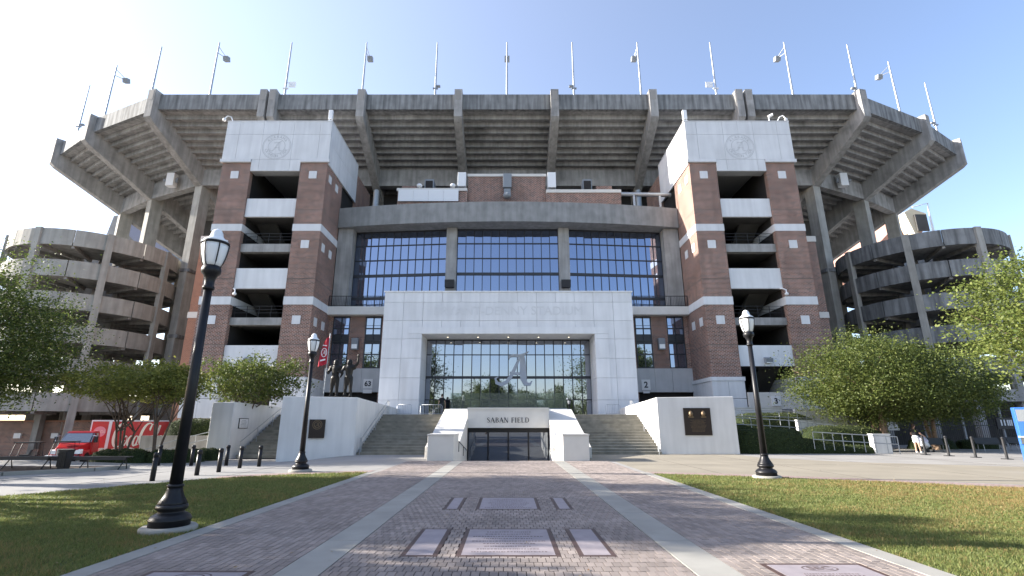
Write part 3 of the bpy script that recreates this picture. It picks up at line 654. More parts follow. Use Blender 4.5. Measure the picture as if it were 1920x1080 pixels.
    for txt, a0, sg_ in (('ALABAMA', 90, -1), ('CRIMSON TIDE', 270, 1)):
        st = 17 if len(txt) < 9 else 12.5
        for i, ch in enumerate(txt):
            if ch == ' ': continue
            a = R(a0 + sg_ * (i - (len(txt) - 1) / 2) * st); ro = a - R(90) if sg_ < 0 else a + R(90)
            textmb(q, ch, .36, lambda u, v, d, a=a, ro=ro: fr(1.02 * math.cos(a) + u * math.cos(ro) - v * math.sin(ro), 1.02 * math.sin(a) + u * math.sin(ro) + v * math.cos(ro), d), .004)
    q.build('seal', M_seal, cr)
    # brick return and slit window behind the tower, outer side
    o = thing('brick_return', ('orange brick return wall beyond the tower on the statue side' if s < 0 else 'shaded brick return wall beyond the partly sunlit tower'), 'wall', (s * 29, 47, 0), 'brick return walls')
    MB().box(*X(26.9, 31.2), 47.5, 52, -1.5, 19.6).build('wall', M_brick_o if s < 0 else M_brick, o)
    for z in (11.7, 19.6): piece('stone_band', M_stone, o, *X(26.9, 31.26), 47.42, 52.05, z, z + .6)
    f_ = MB().box(*X(29.0, 30.2), 47.38, 47.49, 3.4, 7.4).build('window', M_mull, o)
    for k in range(3): piece('pane', M_glass2, f_, *X(29.08, 30.12), 47.35, 47.379, 3.5 + k * 1.3, 4.72 + k * 1.3)

# ------------------------------------------------------------------ entrance portal
po = thing('entrance_portal', 'white panelled entrance portal with tall glazed opening and carved stadium name', 'portal', (0, 41, 2.36))
MB().box(-10.42, -7.4, 41.12, 46.3, 2.3, 12.5).box(7.4, 10.42, 41.12, 46.3, 2.3, 12.5).box(-7.4, 7.4, 41.12, 46.3, 9.15, 12.5).build('core', M_seal, po)
rows = [2.36, 3.6, 5.35, 6.95, 8.55, 10.1, 11.7, 12.57]
def ppan(a, b, z0, z1, y0=41., n='panel'): piece(n, M_white, po, a + .01, b - .01, y0, y0 + .14, z0 + .01, z1 - .01)
for s in (-1, 1):
    for k in range(len(rows) - 1):
        for a, b in ((10.5, 8.85), (8.85, 7.2)):
            ppan(*sorted((s * a, s * b)), rows[k], rows[k + 1])
for k in range(9):
    ppan(-7.2 + 1.6 * k, -5.6 + 1.6 * k, 8.97, 10.1); ppan(-7.2 + 1.6 * k, -5.6 + 1.6 * k, 11.7, 12.57)
for k in range(3): ppan(-7.2 + 4.8 * k, -2.4 + 4.8 * k, 10.1, 11.7)
for s in (-1, 1):                          # reveal and raised surround
    for k in range(5):
        z0, z1 = ([2.36, 3.6, 5.35, 6.95, 8.55, 8.98])[k:k + 2]
        piece('reveal_panel', M_white, po, *sorted((s * 7.2, s * 7.42)), 41.15, 43.85, z0 + .01, z1 - .01)
        piece('surround', M_white, po, *sorted((s * 7.2, s * 8.3)), 40.93, 41.0, z0 + .01, z1 - .01)
piece('surround', M_white, po, -8.3, 8.3, 40.93, 41.0, 8.99, 9.55)
MB().box(-7.42, 7.42, 41.15, 44.2, 8.98, 9.14).build('soffit', M_white, po)
piece('coping', M_white, po, -10.56, 10.56, 40.94, 46.3, 12.57, 12.68)
q = MB(); textmb(q, 'BRYANT-DENNY STADIUM', 1.05, front(0, 40.998, 10.93), .02); q.build('carved_name', mat('carved_shadow', (.57, .58, .59), .8), po)
for k in range(5):
    l_ = MB().lathe([(.11, 0), (.11, .04)], (-5.2 + 2.6 * k, 42.4, 8.94), 12).build('downlight', M_grey, po)
e = bpy.data.materials.new('lamp_glow'); e.use_nodes = True; e.node_tree.nodes['Principled BSDF'].inputs['Emission Color'].default_value = (1, .85, .6, 1); e.node_tree.nodes['Principled BSDF'].inputs['Emission Strength'].default_value = 1.6
for k in range(5): MB().lathe([(.07, 0), (.07, .01)], (-5.2 + 2.6 * k, 42.4, 8.928), 10).build('bulb', e, po)
cw = MB(); xs_ = [-7.2 + 14.4 * k / 18 for k in range(19)]; zs = [2.36, 3.75, 5.65, 7.62, 8.97]
for x in xs_: cw.box(x - .035, x + .035, 43.82, 43.98, 2.36, 8.97)
for z, h in ((2.42, .05), (3.75, .035), (5.65, .11), (7.62, .035), (8.92, .05)): cw.box(-7.2, 7.2, 43.80, 43.97, z - h, z + h)
cwo = cw.build('curtain_wall', M_mull, po); rg = random.Random(8)
def gl(name, m, par, cx, cy, cz, wx, wz, rot=0., tilt=.0055):
    k = 'pane_' + m.name
    if k not in UNIT:
        b = MB().box(-.5, .5, -.5, .5, -.5, .5); me = bpy.data.meshes.new(k); me.from_pydata(b.v, [], b.f); me.materials.append(m); UNIT[k] = me
    o = bpy.data.objects.new(name, UNIT[k]); COL.objects.link(o); o.parent = par; o.location = Vector((cx, cy, cz)) - OFF[par.name]
    o.scale = (wx, .012, wz); o.rotation_euler = (rg.gauss(0, tilt), 0, rot + rg.gauss(0, tilt)); return o
for i in range(18):
    for k in range(4): gl('pane', M_glass2, cwo, (xs_[i] + xs_[i + 1]) / 2, 43.9, (zs[k] + zs[k + 1]) / 2, .8 - .05, zs[k + 1] - zs[k] - .05)
q = MB(); script_a(q, front(.62, 43.78, 6.35), 2.8); q.build('letter_decal', M_decal, po)
MB().box(-7.3, 7.3, 50, 50.2, 2.3, 9).box(-7.4, 7.4, 44.1, 50, 2.2, 2.35).build('lobby', M_dkc, po)
for s in (-1, 1): MB().box(*sorted((s * 5.0, s * 7.1)), 44.2, 44.26, 2.4, 4.4).build('vestibule', M_dark, po)
# ------------------------------------------------------------------ glazed hall between the towers
ha = thing('glass_hall', 'glazed concourse hall with curved concrete beam between the two brick towers', 'building', (0, 46, 2.36))
N = 24; yb = lambda x: 44.5 + 1.5 * (x / 16.5) ** 2
V, F = [], []
for i in range(N + 1):
    x = -16.95 + 33.9 * i / N; y = yb(x); V += [(x, y, 20.57), (x, y, 22.64), (x, y + 2.6, 22.64), (x, y + 2.6, 20.57)]
for i in range(N):
    for j in range(4): F.append((4 * i + j, 4 * i + (j + 1) % 4, 4 * i + 4 + (j + 1) % 4, 4 * i + 4 + j))
F += [(0, 1, 2, 3), (4 * N + 3, 4 * N + 2, 4 * N + 1, 4 * N)]
MB().add(V, F).build('roof_beam', M_beam, ha)
MB().box(-16.9, 16.9, 47, 60, 22.0, 22.5).build('roof', M_conc_d, ha)
for x in (-5.58, 5.48): MB().box(x - .52, x + .52, 46.1, 47.3, 11.7, 20.56).build('column', M_conc, ha)
for s in (-1, 1): MB().box(*sorted((s * 15.45, s * 16.94)), 46.42, 48.2, 12.45, 20.56).build('column', M_conc, ha)
zr = [12.45, 13.6, 15.9, 17.5, 19.05, 20.5]
for (xa, ya), (xb, yb_) in (((-15.4, 47.5), (-6.12, 46.7)), ((-5.04, 46.6), (4.94, 46.6)), ((6.02, 46.7), (15.4, 47.5))):
    an = math.atan2(yb_ - ya, xb - xa); L = math.hypot(xb - xa, yb_ - ya); T = Matrix.Translation((xa, ya, 0)) @ Matrix.Rotation(an, 4, 'Z')
    m_ = MB(T); n = 12
    for i in range(n + 1): m_.box(L * i / n - .035, L * i / n + .035, -.07, .08, zr[0], zr[-1])
    for z, h in zip(zr, (.06, .14, .14, .05, .05, .08)): m_.box(0, L, -.085, .07, z - h, z + h)
    c_ = m_.build('curtain_wall', M_mull, ha)
    for i in range(n):
        for k in range(5):
            p = T @ Vector((L * (i + .5) / n, 0, 0)); gl('pane', M_glass, c_, p.x, p.y, (zr[k] + zr[k + 1]) / 2, L / n - .06, zr[k + 1] - zr[k] - .08, an)
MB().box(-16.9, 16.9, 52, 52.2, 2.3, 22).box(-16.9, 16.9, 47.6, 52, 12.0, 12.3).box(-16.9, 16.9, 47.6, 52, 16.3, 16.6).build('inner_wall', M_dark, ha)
for s in (-1, 1):                          # recessed wall under the balcony
    X = lambda a, b: sorted((s * a, s * b))
    MB().box(*X(10.45, 16.98), 45.6, 48, 11.64, 12.42).build('balcony', M_stone, ha)
    MB().box(*X(13.55, 15.0), 46.4, 47.2, 6.72, 11.63).box(*X(16.62, 17.0), 46.4, 47.2, 6.72, 11.63).build('brick_pillar', M_brick, ha)
    for a, b in ((10.6, 13.5), (13.52, 15.1), (15.12, 17.0)): piece('base_block', M_gstone, ha, *X(a, b), 46.3, 47.2, 4.55, 6.7)
    f_ = MB()
    for a, b in ((12.02, 13.54), (15.02, 16.6)):
        for x in (a + .04, (a + b) / 2, b - .04): f_.box(*X(x - .045, x + .045), 46.42, 46.56, 6.72, 11.63)
        for z in (6.76, 8.02, 9.28, 10.46, 11.58): f_.box(*X(a, b), 46.41, 46.55, z - .05, z + .05)
    fo = f_.build('window_frame', M_mull, ha)
    for a, b in ((12.02, 13.54), (15.02, 16.6)):
        for c in (.25, .75):
            for z0, z1 in ((6.76, 8.02), (8.02, 9.0), (9.0, 9.9), (9.9, 10.75), (10.75, 11.58)):
                gl('pane', M_mull if z0 == 9.0 else (M_glass2 if a < 13 else M_glass), fo, s * (a + (b - a) * c), 46.5, (z0 + z1) / 2, .66, z1 - z0 - .04)
    MB().box(*X(10.6, 12.0), 46.5, 46.9, 2.36, 11.63).build('side_wall', M_brick, ha)
    MB().box(*X(12.0, 17), 46.9, 47.1, 2.36, 4.54).build('door', M_dark, ha)
    r_ = MB(); r_.box(*X(10.5, 16.96), 45.66, 45.70, 13.4, 13.46).box(*X(10.5, 16.96), 45.66, 45.70, 12.5, 12.54)
    for k in range(44): r_.box(*X(10.5 + k * .15, 10.52 + k * .15), 45.67, 45.69, 12.42, 13.4)
    for k in range(5): r_.box(*X(10.5 + k * 1.6, 10.56 + k * 1.6), 45.65, 45.71, 12.42, 13.46)
    r_.build('balcony_railing', M_blackm, ha)
# brick plant rooms and parapets on the beam
MB().box(-4.22, 3.9, 47.4, 50, 22.5, 26.85).build('plant_room', M_brick, ha); MB().box(-4.3, 3.98, 47.3, 50.1, 26.85, 27.15).build('plant_room_cap', M_stone, ha)
MB().box(-11.4, -4.24, 46.9, 47.3, 22.5, 24.95).build('parapet', M_brick, ha); MB().box(3.92, 11.6, 46.9, 47.3, 22.5, 24.75).build('parapet', M_brick, ha)
MB().box(-11.5, -4.24, 46.8, 47.38, 24.95, 25.25).box(3.92, 11.65, 46.8, 47.38, 24.75, 25.1).build('parapet_cap', M_stone, ha)
MB().box(-11.5, -9.95, 49, 50.2, 22.5, 26.6).build('brick_stack', M_brick, ha); MB().box(9.5, 11.2, 49, 50.2, 22.5, 26.6).build('brick_stack', M_brick, ha)
for i in range(4):
    piece('cover_sheet', M_wfix, ha, -11.3 + 1.55 * i, -9.77 + 1.55 * i, 46.72, 46.78, 23.75, 25.05)
def roofbox(name, label, cat, x0, x1, y0, y1, z0, z1, m, legs=True, group=None):
    t = thing(name, label, cat, ((x0 + x1) / 2, (y0 + y1) / 2, z0), group); h = z1 - z0
    MB().box(x0, x1, y0, y1, z0 + h * .14, z1).build('cabinet', m, t, bevel=.03)
    b = MB()
    for x in (x0 + .06, x1 - .06): b.box(x - .04, x + .04, y0 + .05, y1 - .05, z0, z0 + h * .16)
    b.box(x0 - .1, x0 - .04, y0 + .1, y0 + .16, z0, z1 * 1 - .3).build('bracket', M_fix, t)
    return t
roofbox('equipment_cabinet', 'pale upright equipment cabinet on the roof, statue side of the brick plant room', 'cabinet', -5.25, -4.4, 46.85, 47.3, 25.25, 27.1, M_wfix, group='pale roof cabinets')
roofbox('equipment_cabinet', 'pale upright equipment cabinet on the roof, sunlit-tower side of the brick plant room', 'cabinet', 4.1, 4.95, 46.85, 47.3, 25.1, 27.1, M_wfix, group='pale roof cabinets')
for s, lb in ((-1, 'dark steel vent shaft on the roof behind the white cover sheets'), (1, 'dark steel vent shaft on the roof beside the short brick stack, away from the sheets')):
    t = thing('vent_shaft', lb, 'vent', (s * 8.5, 49, 22.5), 'dark roof vents')
    MB().box(s * 8.5 - .5, s * 8.5 + .5, 48.6, 49.8, 22.5, 27.2).build('shaft', M_fix, t); MB().box(s * 8.5 - .38, s * 8.5 + .38, 48.55, 48.6, 24.6, 27.0).build('grille', M_dark, t)
t = thing('floodlight', 'grey floodlight unit hung on the front of the brick plant room', 'light', (-.1, 47.1, 24.5))
MB().box(-.55, .35, 46.9, 47.38, 25.4, 27.0).build('housing', M_fix, t, bevel=.04); MB().box(-.45, .25, 47.0, 47.38, 24.5, 25.3).lathe([(.02, 0), (.35, .05), (.42, .3), (.4, .5)], (-.1, 46.8, 24.1), 14).build('lamp_head', M_fix, t)
t = thing('roof_pipe', 'long grey pipe running from the brick parapet to the partly sunlit tower', 'pipe', (14, 47.2, 22.6)); MB().tube([(11.66, 47.2, 24.75), (16.9, 47.4, 24.75)], .22, 12).build('pipe', M_grey, t); MB().box(12.9, 13.1, 47.1, 47.3, 22.5, 24.6).box(15.6, 15.8, 47.2, 47.4, 22.5, 24.6).build('support', M_grey, t)
for x, lb in ((-9.2, 'round white camera dome above the cover sheets, near the vent shaft'), (-5.75, 'round white camera dome above the cover sheets, near the pale cabinet')):
    t = thing('camera_dome', lb, 'camera', (x, 46.9, 25.25), 'roof camera domes'); MB().lathe([(.05, 0), (.05, .12), (.26, .16), (.3, .35), (.2, .5), (.03, .56)], (x, 46.95, 25.25), 14).build('dome', M_wfix, t)
for x, lb in ((-5.6, 'black loudspeaker on the concrete column, statue side of the middle glazing'), (5.5, 'black loudspeaker on the concrete column, sunlit-tower side of the middle glazing')):
    t = thing('loudspeaker', lb, 'speaker', (x, 45.8, 14.3), 'black column loudspeakers'); MB().hexa([(x - .45, 45.5, 14.3), (x + .45, 45.5, 14.3), (x + .4, 46.0, 14.3), (x - .4, 46.0, 14.3)], [(x - .45, 45.4, 15.0), (x + .45, 45.4, 15.0), (x + .4, 46.0, 15.1), (x - .4, 46.0, 15.1)]).build('cabinet', M_blackm, t); MB().box(x - .06, x + .06, 45.95, 46.12, 14.5, 14.8).build('bracket', M_blackm, t)
for s, lb in ((-1, 'grey wall light on the brick pillar above the raised statue hand'), (1, 'grey wall light on the brick pillar above the door signed two')):
    x = s * 14.3; t = thing('wall_light', lb, 'light', (x, 46.3, 8.8), 'grey brick wall lights'); MB().box(x - .32, x + .32, 45.95, 46.34, 8.4, 9.5).build('housing', M_fix, t, bevel=.05); MB().box(x - .25, x + .25, 45.93, 45.96, 8.5, 8.9).build('lens', M_globe, t); MB().box(x - .1, x + .1, 46.3, 46.42, 8.7, 9.2).build('bracket', M_fix, t)

# ------------------------------------------------------------------ upper deck
ud = thing('upper_deck', 'weathered concrete upper seating deck on sloping rakers above the whole facade', 'grandstand', (0, 58, 0))
PP = [(-61, 60.3), (-52.1, 54.8), (-41, 50), (-27.7, 50), (-16.95, 50), (-5.75, 50), (5.35, 50), (16.7, 50), (27.2, 50), (40.8, 50), (52.1, 54.9), (61, 60.3)]
DD = [(.616, .788), (.454, .891), (.195, .981)] + [(0, 1)] * 6 + [(-.195, .981), (-.454, .891), (-.616, .788)]
def at(i, t): return (PP[i][0] + DD[i][0] * t, PP[i][1] + DD[i][1] * t)
def span(i, t0, t1, z0, z1): # block across bay i between distances t0..t1 inward
    a, b, c, d = at(i, t0), at(i + 1, t0), at(i + 1, t1), at(i, t1); return [(*a, z0), (*b, z0), (*c, z0), (*d, z0)], [(*a, z1), (*b, z1), (*c, z1), (*d, z1)]
TR, RS = .84, .395
for i in range(11):
    MB().hexa(*span(i, 0, .42, 36.86, 38.86)).build('parapet_wall', M_conc_d, ud)
    for j in range(26):
        z = 36.9 - RS * j; m_ = MB(); m_.hexa(*span(i, .43 + TR * j if j else .43, .43 + TR * (j + 1) + .12, z, z + .13)); m_.hexa(*span(i, .43 + TR * (j + 1) - .06, .43 + TR * (j + 1) + .16, z - RS - .15, z - .002))
        m_.build('seating_tier', M_conc, ud)
    MB().hexa(*span(i, 7.78, 8.7, 31.1, 33.3)).build('ring_beam', M_conc, ud)
def raker(i, dx=0., w_=.9):
    p = Vector((PP[i][0] + dx, PP[i][1], 0)); d = Vector((*DD[i], 0)); n = Vector((DD[i][1], -DD[i][0], 0))
    prof = [(-.65, 39.1), (-.65, 35.5), (-.2, 35.1), (7.8, 31.0), (22.4, 23.7), (22.4, 27.0), (8.4, 33.4), (.44, 37.2), (.44, 39.1)]
    MB().prism([p + d * t + Vector((0, 0, z)) - n * w_ / 2 for t, z in prof], n * w_).build('raker', M_conc, ud)
    MB().prism([p + d * -.665 + n * u + Vector((0, 0, z)) for u, z in ((-.28, 37.7), (.28, 37.7), (.28, 38.9), (-.28, 38.9))], d * .012).build('end_plate', M_pale, ud)
for i in range(12):
    if i in (3, 8): raker(i, -.55, .8); raker(i, .55, .8)
    else: raker(i)
for i in range(12):
    x, y = at(i, 8.6)
    if 3 <= i <= 8:
        MB().tube([(x, y, 22.4), (x, y, 31.2)], .42, 14).build('column', M_grey, ud)
    else:
        a = math.atan2(DD[i][1], DD[i][0]); T = Matrix.Translation((x, y, 0)) @ Matrix.Rotation(a, 4, 'Z')
        MB(T).box(-.75, .75, -.5, .5, -2, 31.4).build('column', M_conc_r, ud)
        if i in (2, 9): piece('column_joint', M_conc_d, ud, x - .62, x + .62, y - .82, y + .82, 19.6, 20.0)
        if i in (2, 9): piece('column_joint', M_conc_d, ud, x - .62, x + .62, y - .82, y + .82, 11.5, 11.9)
MB().box(-45, 45, 66.5, 67, 0, 30).box(-30.5, -27, 60, 66, 0, 26).box(27, 30.5, 60, 66, 0, 26).build('concourse_wall', M_dkc, ud)
MB().box(-30, 30, 60.5, 60.8, 22, 31.2).build('back_wall', M_dark, ud)  # dark sheet painting the shaded void below the deck
for s, lb in ((-1, 'pale loudspeaker box on the deck ring beam, statue side'), (1, 'pale loudspeaker box on the deck ring beam, sunny-lawn side')):
    x, y = (-43.7, 58.6) if s < 0 else (43.4, 58.6); t = thing('deck_speaker', lb, 'speaker', (x, y, 31.6), 'deck loudspeakers'); MB().box(x - .5, x + .5, y - .4, y + .4, 31.4, 33.2).build('cabinet', M_wfix, t, bevel=.05); MB().box(x - s * .55 - .25, x - s * .55 + .25, y - .1, y + .1, 32.0, 32.6).lathe([(.2, 0), (.22, .3)], (x + s * .9, y, 32.1), 10).build('bracket', M_fix, t)
# poles along the rim
PX = [(-57.2, 58.2, 0), (-50.6, 54.4, 1), (-42.6, 51.1, 0), (-35.1, 50.4, 1), (-26.3, 50.4, 0), (-17.2, 50.4, 1), (-8.6, 50.4, 0), (-.15, 50.4, 1), (7.75, 50.4, 0), (15.65, 50.4, 1), (24.5, 50.4, 0), (33.5, 50.4, 1), (41.4, 50.75, 0), (48.6, 53.7, 1), (56.6, 57.8, 0)]
ORD = ['first', 'second', 'third', 'fourth', 'fifth', 'sixth', 'seventh', 'eighth', 'ninth', 'tenth', 'eleventh', 'twelfth', 'thirteenth', 'fourteenth', 'fifteenth']
for k, (x, y, fl) in enumerate(PX):
    t = thing('rim_pole', f'{ORD[k]} of fifteen thin poles on the stadium rim counted from the left, ' + ('with boxed floodlight' if fl else 'without floodlight'), 'light pole', (x, y, 38.86), 'thin poles along the stadium rim')
    MB().tube([(x, y, 37.2), (x, y, 46.5)], [.13, .075], 8).build('pole', M_grey, t)
    if fl:
        q = MB(); q.tube([(x, y, 45.9), (x * .985, y + .9, 45.1)], .04, 6).tube([(x, y, 45.0), (x * .985, y + .9, 45.0)], .04, 6).build('arm', M_grey, t)
        MB(Matrix.Translation((x * .985, y + 1.0, 44.95)) @ Matrix.Rotation(R(18), 4, 'X')).box(-.30, .30, -.26, .32, -.29, .29).build('floodlight_box', M_fix, t)
    else:
        sgn = -1 if x > 0 else 1; q = MB().box(x - .3, x + .3, y - .1, y + .1, 39.9, 40.05)
        if k in (4, 10): q.box(x + sgn * .3, x + sgn * 1.1, y, y + .1, 40.2, 40.9).tube([(x, y, 40.9), (x + sgn * .6, y, 40.5)], .05, 6)
        else: q.box(x + sgn * .1, x + sgn * .55, y - .1, y + .2, 40.2, 40.4)
        q.build('bracket', M_wfix if k in (4, 10) else M_fix, t)

# ------------------------------------------------------------------ spiral ramps
def arc(mb, c, r0, r1, a0, a1, z0, z1, n=5):
    V, F = [], []
    for i in range(n + 1):
        a = a0 + (a1 - a0) * i / n; ca, sa = math.cos(a), math.sin(a)
        V += [(c[0] + r1 * ca, c[1] + r1 * sa, z0), (c[0] + r1 * ca, c[1] + r1 * sa, z1), (c[0] + r0 * ca, c[1] + r0 * sa, z1), (c[0] + r0 * ca, c[1] + r0 * sa, z0)]
    for i in range(n):
        for j in range(4): F.append((4 * i + j, 4 * i + (j + 1) % 4, 4 * i + 4 + (j + 1) % 4, 4 * i + 4 + j))
    F += [(0, 1, 2, 3), (4 * n + 3, 4 * n + 2, 4 * n + 1, 4 * n)]
    return mb.add(V, F)
for s, lb in ((-1, 'round concrete spiral ramp tower behind the red truck'), (1, 'round concrete spiral ramp tower in shade behind the rounded trees')):
    c = (s * 47.8, 55.4); t = thing('spiral_ramp', lb, 'ramp', (*c, -1.5 if s < 0 else 0), 'concrete spiral ramps'); Rr = 7.9
    for lv in range(6):
        zt = 21.15 - 3.3 * lv
        for k in range(16):
            a0 = R(22.5 * k) + .006; a1 = R(22.5 * (k + 1)) - .006
            arc(MB(), c, Rr - .22, Rr, a0, a1, zt - 1.72, zt, 3).build('parapet_panel', M_conc_r if s < 0 else M_conc_d, t)  # second ramp's shade put into a darker concrete colour
        m_ = MB(); arc(m_, c, 2.6, Rr - .23, 0, 6.2832, zt - 1.6, zt - 1.3, 40); m_.build('deck_slab', M_conc, t)
        m_ = MB()
        for k in range(16): a = R(22.5 * k); d = Vector((math.cos(a), math.sin(a), 0)); n = Vector((-d.y, d.x, 0)) * .14; b = Vector((*c, 0)); m_.prism([b + d * 2.7 - n + Vector((0, 0, zt - 1.95)), b + d * (Rr - .25) - n + Vector((0, 0, zt - 1.95)), b + d * (Rr - .25) - n + Vector((0, 0, zt - 1.602)), b + d * 2.7 - n + Vector((0, 0, zt - 1.602))], n * 2)
        m_.build('rib', M_conc, t)
        m_ = MB(); arc(m_, c, 2.6, 2.8, 0, 6.2832, zt - 1.3, zt - .2, 24); m_.build('inner_parapet', M_conc, t)
    for k in range(8):
        a = R(45 * k) + (R(-1) if s < 0 else R(181)); a = a if s < 0 else a; T = Matrix.Translation((*c, 0)) @ Matrix.Rotation(a, 4, 'Z')
        MB(T).box(Rr - .3, Rr + .2, -.31, .31, -2, 21.2).build('column', M_conc_r, t); MB(T).box(2.5, 3.1, -.3, .3, -2, 19.8).build('inner_column', M_conc, t)
    m_ = MB(); arc(m_, c, 5.2, 5.5, R(20), R(160), -2, 4.0, 16); m_.build('ground_wall', M_dkc, t)
# far ends of the side stands seen past the ramps
t = thing('side_stand', 'brick-red and cream underside of the far side stand, lit by the sun', 'grandstand', (66, 80, 0), 'far side stands')
MB().prism([(55, 79, 24.5), (69.5, 79, 37.5), (70.5, 79, 37.0), (70.5, 79, 33.4), (58, 79, 22)], (0, 16, 0)).build('soffit', mat('brick_soffit', (.40, .23, .18), .85, var=.08), t)
m_ = MB(); m_.prism([(60.5, 77, 22), (68.0, 77, 29.6), (69.6, 77, 30.6), (69.6, 77, 26.8), (67.5, 77, 25.2), (64, 77, 22)], (0, 1.9, 0)).prism([(66.9, 76.5, 31.9), (69.2, 76.5, 33.0), (69.5, 76.5, 35.6), (67.2, 76.5, 36.5), (65.9, 76.5, 35.8)], (0, 2, 0)); m_.build('end_wall', mat('cream_render', (.62, .53, .38), .85, var=.05), t)
m_ = MB()
for k in range(4): m_.tube([(69.5 + .15 * k, 76.2, 30 - k), (69.8, 76.2, 36.9 - k * .4)], .09, 6)
m_.tube([(67.2, 76.2, 36.6), (69.9, 76.2, 37.3), (69.7, 76.2, 34.4)], .1, 6); m_.build('scaffold', M_wfix, t)
MB().box(67.3, 69.2, 76.2, 76.45, 32.4, 35.3).build('screen_panel', M_dkc, t)
t = thing('side_stand', 'grey concrete and steel end of the far side stand above the shaded spiral ramp', 'grandstand', (-66, 80, 0), 'far side stands')
MB().prism([(-68.6, 78, 24), (-66.8, 78, 35.8), (-63.8, 78, 36.3), (-58, 78, 24)], (0, 14, 0)).build('end_wall', M_conc, t)
MB().prism([(-63.6, 77.5, 35.6), (-66, 77.5, 36.2), (-65.8, 77.5, 37.6), (-63.5, 77.5, 37.6)], (0, 6, 0)).prism([(-63.4, 77, 35.6), (-63.4, 77, 32.5), (-52, 77, 22), (-50, 77, 24)], (0, .9, 0)).build('blue_grey_panel', mat('blue_grey_cladding', (.22, .235, .30), .7, var=.06), t)
# ------------------------------------------------------------------ street lamps and bollards
def lamp(label, x, y, k=1., z=0.012, pad=.41):
    t = thing('street_lamp', label, 'street lamp', (x, y, z), 'black street lamps')
    c = (x, y, z); S = lambda pr: [(r * k, h * k) for r, h in pr]
    MB().lathe(S([(pad, -.05), (pad, .06), (pad - .03, .085)]), c, 28).build('concrete_pad', M_strip, t)
    MB().lathe(S([(.295, .086), (.295, .165), (.305, .17), (.305, .185), (.275, .235), (.235, .262), (.195, .28), (.185, .305), (.225, .335), (.232, .37), (.215, .405)]), c, 32).build('base', M_black, t)
    MB().lathe(S([(.218, .40), (.20, .44), (.152, .52), (.118, .60), (.108, .665)]), c, 32, flute=.12).build('fluted_skirt', M_black, t)
    MB().lathe(S([(.108, .66), (.124, .672), (.124, .695), (.10, .71)]), c, 24).lathe(S([(.098, .70), (.068, 4.02)]), c, 16).build('pole', M_black, t)
    MB().lathe(S([(.075, 4.0), (.10, 4.02), (.10, 4.06), (.08, 4.08), (.085, 4.2), (.12, 4.28), (.16, 4.32), (.165, 4.38), (.15, 4.44), (.12, 4.47)]), c, 20).build('collar', M_black, t)
    g = MB().lathe(S([(.125, 4.44), (.16, 4.52), (.195, 4.66), (.215, 4.80), (.22, 4.87)]), c, 24).build('globe', M_globe, t)
    MB().lathe(S([(.222, 4.91), (.205, 4.95), (.15, 4.99), (.115, 5.03), (.10, 5.10), (.075, 5.15), (.03, 5.18)]), c, 24).build('globe_cap', M_globe, t)
    cg = MB().lathe(S([(.222, 4.868), (.238, 4.872), (.238, 4.912), (.222, 4.915)]), c, 24)
    for j in range(6):
        a = 6.2832 * j / 6 + .3; cg.tube([(x + math.cos(a) * r * k, y + math.sin(a) * r * k, z + h * k) for r, h in ((.135, 4.44), (.175, 4.52), (.21, 4.66), (.23, 4.80), (.235, 4.88))], .011 * k, 5)
    cg.build('cage', M_black, t); return t
lamp('tall black acorn street lamp in the shaded lawn, in front of the left brick tower', -5.45, 8.72, 1.0)
lamp('black acorn street lamp standing before the statue plinth at the end of the shaded lawn', -7.6, 19.3, .985)
lamp('black acorn street lamp on the sunny lawn before the hedges and ramps', 8.25, 16.9, 1.06)
BL = [(-10.87, 16.2, 'nearest the lawn edge and tallest looking'), (-14.77, 22.2, 'just behind the one nearest the lawn edge'), (-13.37, 22.2, 'half hidden behind the tall lamp post'), (-10.57, 17.95, 'just to the right of the tall lamp post'), (-10.5, 19.15, 'in front of the wing wall corner, third of the front row'), (-11.95, 22.3, 'in front of the wing wall, back row'), (-10.65, 20.9, 'below the notice on the wing wall'), (-10.27, 21.7, 'before the narrow stairs, closest to the statue plinth')]
for x, y, lb in BL:
    z = gz(x, y); t = thing('bollard', 'black round bollard ' + lb, 'bollard', (x, y, z), 'black bollards on the sidewalk')
    MB().lathe([(.074, -.02), (.074, .72)], (x, y, z), 16).build('post', M_black, t); MB().lathe([(.082, .70), (.082, .78), (.075, .81), (.05, .83), (.01, .835)], (x, y, z), 16).build('cap', M_black, t)
BRL = ['in front of the woman and stroller', 'under the shaded rounded tree, second from the woman', 'third from the woman, before the dark fence', 'closest to the blue call tower']
for (x, y), lb in zip([(23.9, 30.0), (24.3, 28.9), (24.6, 27.6), (24.9, 26.2)], BRL):
    t = thing('bollard', 'slim dark bollard with square foot ' + lb, 'bollard', (x, y, 0), 'slim bollards by the sunny plaza')
    MB().tube([(x, y, .03), (x, y, 1.02)], .062, 12).build('post', M_blackm, t); MB().lathe([(.075, .98), (.075, 1.03), (.03, 1.08)], (x, y, 0), 12).build('cap', M_blackm, t); MB().box(x - .17, x + .17, y - .17, y + .17, .004, .035).build('foot_plate', M_blackm, t)

